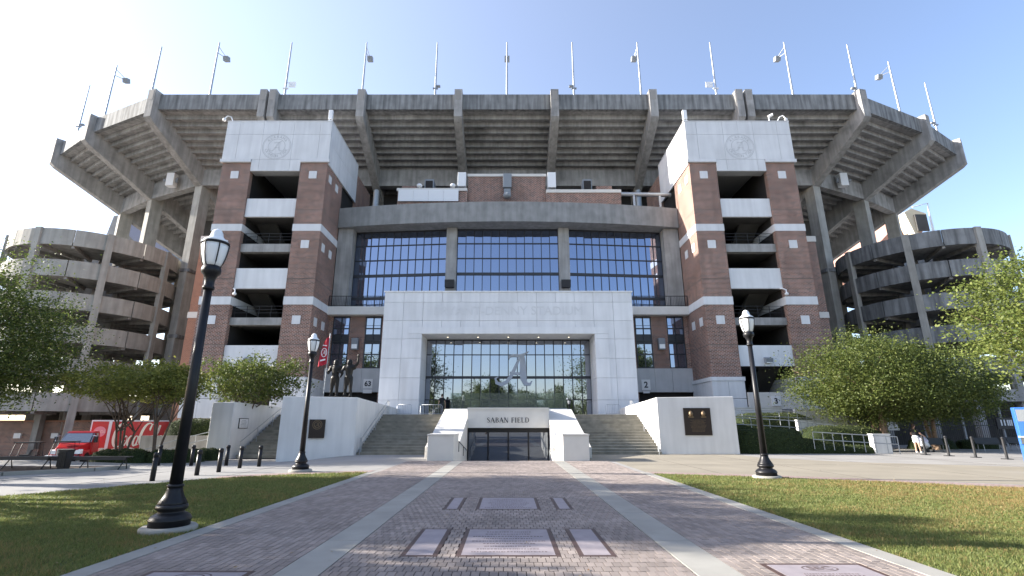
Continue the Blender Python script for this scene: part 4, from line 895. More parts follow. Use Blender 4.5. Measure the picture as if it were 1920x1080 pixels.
# ------------------------------------------------------------------ statue and flag on the plinth
def player(x, y, z, flip, arm):
    """helmeted football player, 2.3 m"""
    k = 1.27; P = lambda a, b, c: (x + a * k * flip, y + b * k, z + c * k)
    L = [(P(-.14, 0, .06), P(-.12, .02, .48), .065, .075), (P(-.12, .02, .48), P(-.09, 0, .92), .08, .115), (P(.16, -.05, .06), P(.13, -.04, .48), .065, .075), (P(.13, -.04, .48), P(.09, 0, .92), .08, .115),
         (P(-.14, -.14, .05), P(-.14, .04, .05), .05, .055), (P(.17, -.19, .05), P(.16, 0, .05), .05, .055),
         (P(0, 0, .92), P(0, 0, 1.12), .155, .14), (P(0, 0, 1.1), P(0, .01, 1.38), .15, .175), (P(-.2, .01, 1.42), P(.2, .01, 1.42), .12, .12), (P(0, 0, 1.45), P(0, -.01, 1.56), .075, .07),
         (P(0, -.01, 1.64), P(0, -.02, 1.70), .12, .115), (P(-.07, -.12, 1.58), P(.07, -.12, 1.58), .03, .03)]
    if arm == 'up': L += [(P(.24, 0, 1.44), P(.40, -.05, 1.62), .075, .06), (P(.40, -.05, 1.62), P(.42, -.08, 1.92), .06, .045), (P(.42, -.08, 1.94), P(.42, -.09, 2.02), .06, .05), (P(-.24, 0, 1.42), P(-.34, -.1, 1.16), .075, .058), (P(-.34, -.1, 1.16), P(-.48, -.16, 1.22), .056, .045)]
    else: L += [(P(.24, 0, 1.42), P(.36, -.08, 1.14), .075, .058), (P(.36, -.08, 1.14), P(.34, -.25, .95), .056, .045), (P(-.24, 0, 1.42), P(-.34, -.04, 1.14), .075, .058), (P(-.34, -.04, 1.14), P(-.3, -.22, 1.22), .056, .05)]
    return [(a, b, r1 * 1.42, r2 * 1.42) for a, b, r1, r2 in L]
st = thing('statue', 'dark bronze statue of two football players, one raising an arm', 'statue', (-10.1, 30.9, 3.1))
vs, fs = body(player(-10.62, 30.9, 3.26, 1, 'hold'), .035); MB().add(vs, fs, True).build('player', M_bronze, st)
vs, fs = body(player(-9.74, 30.75, 3.26, 1, 'up'), .035); MB().add(vs, fs, True).build('player', M_bronze, st)
MB().box(-11.3, -9.1, 30.3, 31.5, 3.1, 3.27).build('base_slab', M_bronze, st)
MB().lathe([(.55, 3.1), (.55, 3.22)], (-11.3, 30.6, 0), 20).build('side_disc', M_stone, st)
fl = thing('flag', 'crimson flag with white emblem ring on a slim leaning pole beside the statue', 'flag', (-11.15, 30.65, 3.2))
MB().tube([(-11.15, 30.65, 3.22), (-11.08, 30.65, 7.15)], .028, 8).build('pole', M_grey, fl)
V, F = [], []
for j in range(15):
    for i in range(7):
        u, v = i / 6, j / 14; x = -11.09 - .012 - u * (.30 + .28 * v) ; yy = 30.65 + .09 * math.sin(u * 9 + v * 4) * (.3 + u); zz = 7.02 - v * 1.75 - u * .32 * (1 - .4 * v); V.append((x, yy, zz))
for j in range(14):
    for i in range(6): F.append((j * 7 + i, j * 7 + i + 1, j * 7 + i + 8, j * 7 + i + 7))
co = MB().add(V, F, True).build('cloth', M_flag, fl)
q = MB(); frf = lambda u, v, d: (-11.33 + u, 30.56 - d, 5.95 + v)
q.ribbon([(math.cos(a) * .16, math.sin(a) * .26) for a in (6.2832 * j / 24 for j in range(25))], .045, frf); script_a(q, frf, .26, .004); q.ribbon([(-.2, -.5), (.12, -.42)], .09, frf); q.ribbon([(-.12, .45), (.14, .42)], .06, frf); q.build('emblem', M_flagw, fl)

# ------------------------------------------------------------------ signs, wall lights, cameras on the towers
def sign(name, label, x, y, z, w_, h, txt, size):
    t = thing(name, label, 'sign', (x, y, z)); MB().box(x - w_ / 2, x + w_ / 2, y - .04, y, z - h / 2, z + h / 2).build('panel', M_sign, t)
    q = MB(); textmb(q, txt, size, front(x, y - .041, z - .02), .006, bold=.02); q.build('number', M_letter, t); return t
t = sign('gate_sign', 'white gate sign with number sixty-three over a dark door', -12.85, 46.27, 5.3, .85, .85, '63', .62); MB().box(-13.25, -12.45, 46.22, 46.27, 4.45, 4.78).build('sub_panel', M_sign, t)
t = sign('gate_sign', 'white gate sign with number two over a dark door', 12.6, 46.27, 5.2, .8, .95, '2', .75); MB().box(12.3, 12.9, 46.22, 46.27, 4.45, 4.62).build('sub_panel', M_sign, t)
sign('gate_sign', 'white gate sign with number three under the dark tower opening', 21.9, 41.7, 3.55, .78, .8, '3', .62)
MB().box(19.72, 24.1, 41.75, 42.0, 2.9, 4.25).build('sign_wall', M_stone, bpy.data.objects['stair_tower.001'])
for s, lb in ((-1, 'dark wall light on the lowest white band of the tower on the statue side'), (1, 'dark wall light on the lowest white band of the partly sunlit tower')):
    x = s * 21.9; t = thing('wall_light', lb, 'light', (x, 42.1, 6.7), 'tower wall lights'); MB().hexa([(x - .3, 41.85, 6.7), (x + .3, 41.85, 6.7), (x + .3, 42.16, 6.7), (x - .3, 42.16, 6.7)], [(x - .3, 41.75, 7.05), (x + .3, 41.75, 7.05), (x + .3, 42.16, 7.2), (x - .3, 42.16, 7.2)]).build('housing', M_fix, t); MB().box(x - .24, x + .24, 41.84, 41.9, 6.68, 6.9).build('lens', M_globe, t)
for s, lb in ((-1, 'small white camera arm in the mid opening of the tower on the statue side'), (1, 'small white camera arm in the mid opening of the partly sunlit tower')):
    x = (-24.0 if s < 0 else 23.9); t = thing('security_camera', lb, 'camera', (x, 42.0, 12.8), 'tower opening cameras'); MB().tube([(x, 42.2, 13.2), (x, 41.9, 13.15), (x + .25, 41.75, 13.0), (x + .25, 41.75, 12.75)], .05, 8).build('arm', M_wfix, t); MB().lathe([(.04, 0), (.15, .05), (.15, .2), (.05, .26)], (x + .25, 41.75, 12.5), 12).build('dome', M_wfix, t)
for x, lb in ((-17.55, 'white antenna box on the crown corner of the tower on the statue side'), (17.45, 'white antenna box on the crown corner of the partly sunlit tower')):
    t = thing('antenna_box', lb, 'antenna', (x, 43, 29.9), 'antenna boxes on the tower crowns'); MB().tube([(x, 43, 29.88), (x, 43, 30.3)], .06, 8).box(x - .22, x + .22, 42.85, 43.15, 30.2, 30.6).build('mount', M_wfix, t); MB().box(x - .2, x + .2, 42.8, 43.1, 30.72, 31.75).build('box', M_wfix, t, bevel=.04); MB().box(x - .08, x + .08, 42.9, 43.05, 30.55, 30.75).build('neck', M_fix, t)
for pts, lb in (([(-26.6, 42.2, 29.88), (-26.9, 42.2, 30.5), (-27.2, 42.1, 30.55), (-27.4, 42, 30.2)], 'white hooked camera arm on the crown of the tower on the statue side'), ([(26.0, 42.2, 29.88), (26.35, 42.2, 30.5), (26.6, 42.1, 30.6), (26.8, 42, 30.2)], 'white hooked camera arm on the crown of the partly sunlit tower')):
    t = thing('security_camera', lb, 'camera', pts[0], 'crown cameras'); MB().tube(pts, .05, 8).build('arm', M_wfix, t); p = pts[-1]; MB().lathe([(.05, -.3), (.16, -.2), (.14, -.02), (.04, .04)], p, 10).build('dome', M_wfix, t)
t = thing('security_camera', 'white bullet camera on a short post beside the hooked arm', 'camera', (25.3, 42.2, 29.88)); MB().tube([(25.3, 42.2, 29.88), (25.3, 42.2, 30.45)], .05, 8).build('post', M_wfix, t); MB().tube([(25.2, 42.1, 30.45), (25.55, 41.9, 30.6)], .13, 10).build('camera_body', M_wfix, t)

# crowd barriers on the terrace
for x0, x1, y, lb in ((-8.6, -7.5, 39.6, 'low steel crowd barrier against the portal wall, statue side'), (-6.9, -5.2, 40.2, 'low steel crowd barrier before the entrance glass, statue side'), (7.6, 8.7, 39.8, 'low steel crowd barrier against the portal wall, sunlit stairs side')):
    t = thing('crowd_barrier', lb, 'barrier', ((x0 + x1) / 2, y, 2.36), 'steel crowd barriers on the terrace'); f_ = MB().tube([(x0, y, 2.36), (x0, y, 3.1), (x0 + .1, y, 3.2), (x1 - .1, y, 3.2), (x1, y, 3.1), (x1, y, 2.36)], .022, 6).tube([(x0, y, 2.5), (x1, y, 2.5)], .018, 6); f_.build('frame', M_grey, t)
    b = MB(); n = int((x1 - x0) / .13)
    for k in range(1, n): b.tube([(x0 + k * .13, y, 2.5), (x0 + k * .13, y, 3.2)], .01, 5)
    b.build('bars', M_grey, t)

# ------------------------------------------------------------------ people, stroller
def person(label, x, y, z, h, top, bottom, hair, rot=0., arms='push', ponytail=True, bare_legs=True):
    k = h / 1.72; T = Matrix.Translation((x, y, z)) @ Matrix.Rotation(rot, 4, 'Z') @ Matrix.Scale(k, 4); P = lambda *a: T @ Vector(a)
    t = thing('person', label, 'person', (x, y, z))
    hand = [(.30, .42, .98), (-.28, .42, .98)] if arms == 'push' else [(.27, -.03, .80), (-.26, .05, .80)]
    elb = [(.27, .12, 1.10), (-.27, .12, 1.10)] if arms == 'push' else [(.25, -.02, 1.10), (-.25, .0, 1.10)]
    L = [((-.09, .0, .07), (-.085, .01, .46), .04, .055), ((-.085, .01, .46), (-.08, 0, .88), .06, .088), ((.11, .08, .07), (.10, .04, .46), .04, .055), ((.10, .04, .46), (.08, 0, .88), .06, .088),
         ((-.09, -.01, .035), (-.10, .15, .03), .034, .028), ((.11, .07, .035), (.12, .23, .03), .034, .028), ((0, 0, .88), (0, 0, 1.05), .13, .115), ((0, 0, 1.05), (0, 0, 1.28), .11, .125), ((-.13, 0, 1.37), (.13, 0, 1.37), .07, .07), ((0, 0, 1.4), (0, .01, 1.5), .05, .047),
         ((0, .02, 1.58), (0, .01, 1.64), .085, .085), ((0, .10, 1.565), (0, .115, 1.56), .02, .012)]
    for j, sg in ((0, 1), (1, -1)):
        L += [((.17 * sg, 0, 1.36), elb[j], .048, .038), (elb[j], hand[j], .036, .026)]
        hx = Vector(hand[j]); dr = (hx - Vector(elb[j])).normalized(); L.append((hx, hx + dr * .06, .03, .026))
        for q in range(4): o = Vector(((q - 1.5) * .016, 0, 0)); L.append((hx + dr * .06 + o, hx + dr * (.13 - .008 * abs(q - 1.2)) + o - Vector((0, 0, .02)), .010, .008))
        L.append((hx + dr * .02, hx + dr * .06 + Vector((-.035 * sg, .01, 0)), .011, .009))
    vs, fs = body([(P(*a), P(*b), r1 * k, r2 * k) for a, b, r1, r2 in L], .016); MB().add(vs, fs, True).build('figure', M_skin, t)
    vs, fs = body([(P(*a), P(*b), r1 * k, r2 * k) for a, b, r1, r2 in [((0, 0, 1.0), (0, 0, 1.30), .135, .14), ((-.14, 0, 1.36), (.14, 0, 1.36), .085, .085), ((.17, 0, 1.36), ((.17 + elb[0][0]) / 2, elb[0][1] / 2, 1.24), .066, .06), ((-.17, 0, 1.36), ((-.17 + elb[1][0]) / 2, elb[1][1] / 2, 1.24), .066, .06)]], .02); MB().add(vs, fs, True).build('shirt', top, t)
    leg = .66 if bare_legs else .1
    vs, fs = body([(P(*a), P(*b), r1 * k, r2 * k) for a, b, r1, r2 in [((0, 0, .9), (0, 0, 1.02), .15, .138), ((-.085, 0, leg), (-.08, 0, .9), .1 if bare_legs else .07, .115), ((.1, .03, leg), (.08, 0, .9), .1 if bare_legs else .07, .115)]], .02); MB().add(vs, fs, True).build('shorts' if bare_legs else 'trousers', bottom, t)
    H = [((0, -.015, 1.62), (0, 0, 1.66), .092, .09)] + ([((0, -.10, 1.66), (0, -.13, 1.58), .035, .04), ((0, -.13, 1.58), (0, -.11, 1.38), .04, .02)] if ponytail else [])
    vs, fs = body([(P(*a), P(*b), r1 * k, r2 * k) for a, b, r1, r2 in H], .014); MB().add(vs, fs, True).build('hair', hair, t)
    sh = MB()
    for a, b in (((-.09, -.03, .035), (-.10, .16, .03)), ((.11, .05, .035), (.12, .24, .03))): sh.tube([P(*a), P(*b)], [.046 * k, .038 * k], 10)
    sh.build('shoes', M_wfix, t); return t
person('person in black top and white shorts standing behind a stroller', 25.55, 32.6, 0.0, 1.72, M_topb, M_short, M_hair, R(-62))
sx, sy = 26.35, 32.95; t = thing('stroller', 'pale grey and lilac stroller with folded hood, pushed by the person in shorts', 'stroller', (sx, sy, 0))
T = Matrix.Translation((sx, sy, 0)) @ Matrix.Rotation(R(-62), 4, 'Z')
f_ = MB(T)
for u in (-.22, .22): f_.tube([(u, -.42, 1.0), (u, -.1, .62), (u, .45, .12)], .016, 6).tube([(u, -.35, .12), (u, -.05, .6)], .016, 6)
f_.tube([(-.22, -.42, 1.0), (.22, -.42, 1.0)], .018, 6); f_.build('frame', M_fix, t)
for u, v, r in ((-.25, -.35, .13), (.25, -.35, .13), (-.2, .45, .1), (.2, .45, .1)):
    wv = MB(T); wv.tube([(u - .02, v, r), (u + .02, v, r)], r, 14); wv.build('wheel', M_tyre, t)
vs, fs = body([((0, -.2, .55), (0, .15, .42), .2, .17), ((0, .15, .42), (0, .38, .38), .16, .1), ((-.1, -.2, .5), (.1, -.2, .5), .18, .18)], .03); MB(T).add(vs, fs, True).build('seat', M_pgrey, t)
vs, fs = body([((0, -.2, .78), (0, .02, .76), .22, .16), ((-.12, -.16, .68), (.12, -.16, .68), .16, .16)], .03); MB(T).add(vs, fs, True).build('hood', M_lilac, t)
person('person in dark clothes standing before the entrance glass, statue side', -5.45, 41.9, 2.36, 1.75, M_topb, M_blackm, M_hair, R(20), 'down', False, False)

# ------------------------------------------------------------------ emergency call tower
bx_, by_ = 18.95, 19.0; t = thing('call_tower', 'bright blue emergency call tower with speaker panel at the plaza edge', 'call tower', (bx_, by_, 0)); T = Matrix.Translation((bx_, by_, 0)) @ Matrix.Rotation(R(-32), 4, 'Z')
MB(T).box(-.19, .19, -.19, .19, 0, .95).box(-.19, .19, -.19, .19, 1.25, 2.28).box(-.19, .19, .0, .19, .95, 1.25).build('column', M_blue, t, bevel=.015)
MB(T).box(.192, .30, -.17, .17, .0, 2.2).build('side_panel', M_blued, t)
MB(T).box(-.21, .21, -.21, .0, 1.22, 1.26).build('lamp_ledge', M_wfix, t)
q = MB(T).box(-.15, .15, -.197, -.19, 1.78, 2.2); q.build('speaker_grille', M_fix, t)
MB(T).box(-.16, .16, -.03, -.002, .98, 1.2).build('call_panel', M_chrome, t); MB(T).lathe([(.03, 0), (.03, .03)], (.07, -.05, 1.02), 10).build('call_button', M_red, t)
MB(T).box(.302, .42, -.12, .12, 1.72, 2.15).build('camera_box', M_fix, t)
fr = lambda u, v, d: T @ Vector((.301 + d, u, 1.45 + v))

# ------------------------------------------------------------------ benches, bin, planting bed on the left
tag(MB().prism([(-60, 16.9, -.1), (-20, 17.4, -.1), (-17.0, 17.9, -.1), (-15.4, 19.6, -.1), (-15.2, 20.9, -.1), (-16, 21.6, -.1), (-60, 21.8, -.1)], (0, 0, .13)).build('planting_bed', M_mulch), 'dark mulch planting bed', kind='structure')
kb = thing('bed_kerb', 'low concrete kerb round the dark planting bed', 'kerb', (-18, 17.6, 0)); kp = [(-40, 17.15), (-20, 17.3), (-17.0, 17.8), (-15.3, 19.5), (-15.05, 20.9)]
for i in range(4):
    a, b = Vector((*kp[i], 0)), Vector((*kp[i + 1], 0)); n = Vector((b - a).normalized().yxz) * .07; n.x *= -1
    MB().prism([a - n + Vector((0, 0, -.02)), a + n + Vector((0, 0, -.02)), a + n + Vector((0, 0, .13)), a - n + Vector((0, 0, .13))], (b - a) * .995).build('kerb_stone', M_strip, kb)
for k, (x, lb) in enumerate(((-18.55, 'long black mesh bench beside the black bin, road side'), (-15.6, 'long black mesh bench beside the black bin, lawn side'))):
    y = 20.3; t = thing('bench', lb, 'bench', (x, y, 0), 'black backless benches')
    for j in range(4): MB().box(x - .95, x + .95, y - .2 + .105 * j, y - .115 + .105 * j, .44, .48).build('slat', M_blackm, t)
    for u in (-.75, .75):
        MB().tube([(x + u, y - .22, .02), (x + u + .08, y, .43), (x + u, y + .22, .02)], .022, 6).build('leg', M_blackm, t)
    MB().box(x - .95, x + .95, y - .23, y - .20, .36, .47).build('apron', M_blackm, t)
bx0, by0 = -17.0, 20.15; t = thing('litter_bin', 'square black litter bin between the two black benches', 'bin', (bx0, by0, 0))
MB().hexa([(bx0 - .13, by0 - .13, .02), (bx0 + .13, by0 - .13, .02), (bx0 + .13, by0 + .13, .02), (bx0 - .13, by0 + .13, .02)], [(bx0 - .16, by0 - .16, .68), (bx0 + .16, by0 - .16, .68), (bx0 + .16, by0 + .16, .68), (bx0 - .16, by0 + .16, .68)]).build('body', M_blackm, t); MB().box(bx0 - .18, bx0 + .18, by0 - .18, by0 + .18, .68, .74).build('lid', M_black, t)
for k in range(5): piece('slat', M_black, t, bx0 - .15 + .062 * k, bx0 - .112 + .062 * k, by0 - .18, by0 - .162, .1, .65)

# ------------------------------------------------------------------ brick garden wall, carts, truck on the lower street
bw = thing('brick_wall', 'long low brick wall behind the red truck with small wall lamps', 'wall', (-40, 53, -1.5))
MB().box(-64, -33, 53, 53.4, -1.7, 1.95).build('wall', M_brick, bw); MB().box(-64.05, -32.95, 52.95, 53.45, 1.95, 2.12).build('coping', M_brick_o, bw)
MB().box(-32.98, -25, 53.2, 53.5, -1.7, 1.95).build('red_wall', M_brick_o, bw)
for x in (-46.2, -50.0): MB().box(x - .35, x + .35, 52.8, 53.0, .35, .85).build('wall_lamp', M_wfix, bw)
def cart(label, x, y, rot, canopy=True):
    z = gz(x, y); z = -1.53 if x < -24.5 else z; t = thing('utility_cart', label, 'cart', (x, y, z), 'utility carts on the lower street'); T = Matrix.Translation((x, y, z)) @ Matrix.Rotation(rot, 4, 'Z')
    MB(T).hexa([(-1.2, -.55, .28), (1.2, -.55, .28), (1.2, .55, .28), (-1.2, .55, .28)], [(-1.2, -.55, .75), (1.0, -.5, .85), (1.0, .5, .85), (-1.2, .55, .75)]).build('body', M_pgrey, t, bevel=.05)
    MB(T).box(-.35, .2, -.5, .5, .86, 1.0).hexa([(-.45, -.5, .9), (-.33, -.5, .9), (-.33, .5, .9), (-.45, .5, .9)], [(-.55, -.5, 1.35), (-.45, -.5, 1.35), (-.45, .5, 1.35), (-.55, .5, 1.35)]).build('seat', M_blackm, t)
    for u, v in ((-.8, -.5), (-.8, .5), (.8, -.5), (.8, .5)):
        MB(T).tube([(u, v - .1, .26), (u, v + .1, .26)], .26, 14).build('wheel', M_tyre, t)
    f_ = MB(T)
    for v in (-.52, .52): f_.tube([(.75, v, .8), (.55, v, 1.85), (-.75, v, 1.85), (-.85, v, .75)], .03, 6)
    f_.build('roof_frame', M_blackm, t); MB(T).box(-.85, .65, -.58, .58, 1.85, 1.92).build('roof', M_blackm, t); return t
cart('pale utility cart with dark canopy at the picture edge on the lower street', -37.3, 40.5, R(200)); cart('pale utility cart with dark canopy closer to the red truck', -36.2, 42.6, R(205))
TZ = -1.53
dt = thing('delivery_truck', 'red delivery truck with cream script lettering on its trailer, parked on the lower street', 'truck', (-37, 45, TZ))
TT = Matrix.Translation((-37.3, 46.2, TZ)) @ Matrix.Rotation(math.atan2(.6, .8), 4, 'Z')   # trailer frame: u back along the side, v inward
MB(TT).box(0, 10.5, 0, 2.4, .95, 3.5).build('trailer_box', M_red, dt, bevel=.03); MB(TT).box(-.03, 10.53, -.03, 2.43, 3.5, 3.62).box(-.03, .06, -.03, .04, .95, 3.5).build('roof_rail', M_wfix, dt)
MB(TT).box(1.22, 1.45, -.035, -.005, .95, 3.5).build('trim_post', M_wfix, dt); MB(TT).box(.3, 10, .3, 2.1, .6, .94).build('chassis', M_blackm, dt)
MB(TT).box(.2, 1.2, -.02, .2, .55, 1.2).build('side_locker', M_chrome, dt)
for u in (7.6, 8.8):
    for v in (.25, 2.15):
        wv = MB(TT).tube([(u, v - .15, .5), (u, v + .15, .5)], .5, 18).build('wheel', M_tyre, dt); MB(TT).tube([(u, v - .16, .5), (u, v + .16, .5)], .24, 14).build('rim', M_chrome, wv)
fr = lambda u, v, d: TT @ Vector((u, -.012 - d, v))
q = MB(); q.add([fr(.66, 2.6, .001)] + [fr(.66 + .44 * math.cos(6.2832 * j / 28), 2.6 + .46 * math.sin(6.2832 * j / 28), .001) for j in range(28)], [(0, j + 1, (j + 1) % 28 + 1) for j in range(28)]); q.build('round_logo', M_pink, dt)
def coca(mb, ox, oz, sc, fr, sx=1.):
    """flowing script lettering as brush strokes"""
    S = lambda pts: [(ox + (p[0] + p[1] * .22) * sc * sx, oz + p[1] * sc) for p in pts]
    def el(cx, cz, rx, rz, a0, a1, n=14): return [(cx + rx * math.cos(R(a0 + (a1 - a0) * i / n)), cz + rz * math.sin(R(a0 + (a1 - a0) * i / n))) for i in range(n + 1)]
    def st(pts, w0, w1=None): n = len(pts); mb.ribbon(S(pts), [(w0 + (w1 - w0 if w1 else 0) * math.sin(math.pi * i / (n - 1))) * sc * (.5 + .5 * sx) for i in range(n)], fr, st.k * .0015); st.k += 1
    st.k = 1
    for x0 in (0, 3.35):
        st(el(x0 + .75, 1.0, .72, 1.0, 55, 305, 20), .07, .26); st([(x0 + 1.15, 1.80), (x0 + 1.05, 1.35), (x0 + .95, 1.5), (x0 + 1.05, 1.85), (x0 + 1.3, 1.95)], .06, .12)
        st([(x0 + 1.1, .18), (x0 + 1.4, .35), (x0 + 1.6, .55)], .05, .08)
    for x0, cl in ((1.55, 360), (2.2, 300), (2.9, 360), (4.95, 360), (6.1, 360)):
        st(el(x0, .5, .24, .42, 40, 40 + cl - (0 if cl == 360 else 20)), .05, .17)
        if x0 in (2.9, 6.1): st([(x0 + .28, .92), (x0 + .24, .4), (x0 + .3, .1), (x0 + .48, .2)], .1, .13)
    st([(5.35, .5), (5.6, 1.3), (5.62, 1.8), (5.48, 1.85), (5.42, 1.3), (5.45, .4), (5.55, .1), (5.8, .3)], .06, .11)
    st([(3.35, .55), (3.65, .6)], .1); st([(-.2, -.25), (.6, -.12), (1.6, -.3), (2.6, -.1), (3.8, -.28)], .04, .16)
q = MB(); coca(q, 1.62, 1.25, 1.05, fr, .56); coca(q, .32, 2.5, .11, lambda u, v, d: fr(u, v, d + .003)); q.build('script_lettering', M_cream_l, dt)
hd = math.atan2(-.94, .34)
CT = Matrix.Translation((-36.9, 45.3, TZ)) @ Matrix.Rotation(hd, 4, 'Z')      # cab frame: u forward, v to the cab's left
MB(CT).hexa([(0, -1.1, .75), (1.55, -1.1, .75), (1.55, 1.1, .75), (0, 1.1, .75)], [(0, -1.1, 1.75), (1.75, -1.1, 1.75), (1.75, 1.1, 1.75), (0, 1.1, 1.75)]).hexa([(0, -1.1, 1.75), (.25, -1.1, 1.75), (.25, 1.1, 1.75), (0, 1.1, 1.75)], [(0, -1.0, 2.6), (.25, -1.0, 2.6), (.25, 1.0, 2.6), (0, 1.0, 2.6)]).hexa([(0, -1.02, 2.55), (1.05, -.98, 2.52), (1.05, .98, 2.52), (0, 1.02, 2.55)], [(.05, -.95, 2.68), (.95, -.9, 2.66), (.95, .9, 2.66), (.05, .95, 2.68)]).build('cab', M_red, dt, bevel=.03)
MB(CT).hexa([(1.56, -1.0, .8), (3.2, -.8, .75), (3.2, .8, .75), (1.56, 1.0, .8)], [(1.76, -1.0, 1.76), (3.1, -.72, 1.42), (3.1, .72, 1.42), (1.76, 1.0, 1.76)]).build('hood', M_red, dt, bevel=.08)
for v in (-1.02, 1.02):
    f_ = MB(CT); f_.hexa([(1.75, v - .18, .62), (3.05, v - .16, .62), (3.05, v + .16, .62), (1.75, v + .18, .62)], [(1.85, v - .16, 1.25), (2.95, v - .12, 1.18), (2.95, v + .12, 1.18), (1.85, v + .16, 1.25)]); f_.build('fender', M_red, dt, bevel=.08)
    wv = MB(CT).tube([(2.35, v - .16, .5), (2.35, v + .19 * (1 if v > 0 else .8), .5)], .5, 18).build('wheel', M_tyre, dt); MB(CT).tube([(2.35, v - .18, .5), (2.35, v + .205, .5)], .24, 12).build('rim', M_chrome, wv)
    MB(CT).hexa([(3.0, v * .86 - .22, .95), (3.22, v * .8 - .2, .92), (3.22, v * .8 + .2, .92), (3.0, v * .86 + .22, .95)], [(2.95, v * .86 - .2, 1.28), (3.17, v * .8 - .18, 1.2), (3.17, v * .8 + .18, 1.2), (2.95, v * .86 + .2, 1.28)]).build('headlight', M_globe, dt)
    mr = MB(CT).tube([(1.6, v * 1.05, 2.3), (1.7, v * 1.35, 2.3), (1.7, v * 1.35, 1.8)], .025, 6).build('mirror_arm', M_chrome, dt); MB(CT).box(1.62, 1.72, v * 1.35 - .12, v * 1.35 + .12, 1.75, 2.25).build('mirror', M_blackm, mr)
MB(CT).hexa([(1.73, -.98, 1.78), (1.79, -.98, 1.78), (1.79, .98, 1.78), (1.73, .98, 1.78)], [(1.03, -.9, 2.5), (1.09, -.9, 2.5), (1.09, .9, 2.5), (1.03, .9, 2.5)]).build('windscreen', M_gtruck, dt)
for v in (-1.04, 1.04):
    MB(CT).hexa([(.3, v - .03, 1.8), (1.65, v - .03, 1.8), (1.65, v + .03, 1.8), (.3, v + .03, 1.8)], [(.3, v * .95 - .03, 2.5), (1.05, v * .95 - .03, 2.5), (1.05, v * .95 + .03, 2.5), (.3, v * .95 + .03, 2.5)]).build('side_window', M_gtruck, dt)
    d_ = MB(CT).box(.28, 1.5, v + (.06 if v > 0 else -.1), v + (.1 if v > 0 else -.06), .8, 1.74).build('door', M_red, dt); MB(CT).box(.4, .6, v * 1.1 - .02, v * 1.1 + .02, 1.5, 1.56).build('handle', M_chrome, d_)
MB(CT).box(3.18, 3.25, -.55, .55, .85, 1.32).build('grille', M_chrome, dt)
g_ = MB(CT)
for k in range(6): g_.box(3.252, 3.262, -.5, .5, .89 + .07 * k, .93 + .07 * k)
g_.build('grille_bars', M_blackm, dt); MB(CT).box(3.15, 3.42, -1.15, 1.15, .42, .74).build('bumper', M_blackm, dt, bevel=.04); MB(CT).box(3.422, 3.43, .05, .5, .48, .68).build('number_plate', M_sign, dt)
MB(CT).box(-.9, 3.0, -.45, .45, .5, .76).build('frame_rail', M_blackm, dt)

# ------------------------------------------------------------------ hedges, banks, ramps and walls
bush('hedge', 'clipped low hedge below the red truck trailer', 'hedge', -22.4, -19.6, 27.6, 29.2, -.6, .36, 5200, .07, 1, round_=.3)
for k, (x, y, lb) in enumerate(((-18.2, 27.7, 'rounded shrub at the foot of the bare-stemmed tree'), (-17.1, 28.0, 'rounded shrub beside the half hidden bollard'), (-19.5, 27.4, 'rounded shrub closest to the low hedge'), (-16.9, 29.4, 'rounded dark shrub against the wing wall'))):
    bush('shrub', lb, 'shrub', x - .75, x + .75, y - .6, y + .6, gz(x, y) - .1, gz(x, y) + .62, 2600, .065, 20 + k, group='rounded shrubs on the bed', round_=.5)
bush('hedge', 'dark raised hedge in the pale planter behind the trees', 'hedge', -22.4, -18.7, 33.2, 35.0, .9, 2.0, 4200, .08, 8)
t = thing('planter_wall', 'pale concrete planter wall holding the raised dark hedge', 'wall', (-20.6, 33, -.8)); MB().box(-23.2, -17.7, 32.8, 33.1, -1.6, 1.0).build('wall', M_conc, t); MB().box(-23.2, -17.7, 33.1, 35.4, -1.6, .9).build('soil', M_mulch, t)
rail('handrail', 'steel ramp handrail climbing past the low hedges to the wing wall', [(-21.6, 29.6, .0), (-19.4, 30.6, .85), (-17.9, 31.4, 1.3)], 'ramp handrails', 5, (0, -.4), .022, M_fix, .9)
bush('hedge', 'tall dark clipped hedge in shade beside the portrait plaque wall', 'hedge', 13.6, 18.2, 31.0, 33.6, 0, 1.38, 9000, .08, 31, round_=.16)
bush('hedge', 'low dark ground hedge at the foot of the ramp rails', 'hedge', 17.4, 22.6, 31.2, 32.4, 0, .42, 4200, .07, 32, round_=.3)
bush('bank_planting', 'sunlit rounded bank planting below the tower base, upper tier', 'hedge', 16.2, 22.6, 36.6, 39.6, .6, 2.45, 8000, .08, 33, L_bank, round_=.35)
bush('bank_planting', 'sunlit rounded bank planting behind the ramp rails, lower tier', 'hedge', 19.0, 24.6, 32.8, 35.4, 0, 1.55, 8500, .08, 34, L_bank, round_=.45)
for lb, pts in (('upper steel ramp rails below the gate sign with number three', [(13.9, 36.2, 2.75), (19.0, 36.0, 2.62), (21.4, 35.8, 2.5)]), ('middle steel ramp rails between the two planted banks', [(13.8, 34.6, 2.2), (18.6, 34.2, 1.95), (21.6, 33.9, 1.6)]), ('front steel ramp rails sloping down to the sunny plaza', [(18.2, 31.0, 1.25), (20.4, 30.8, 1.12), (22.9, 30.6, .98)])):
    rail('handrail', lb, pts, 'ramp rails beside the hedges', 9, (0, -.42), .026, M_grey, .98)
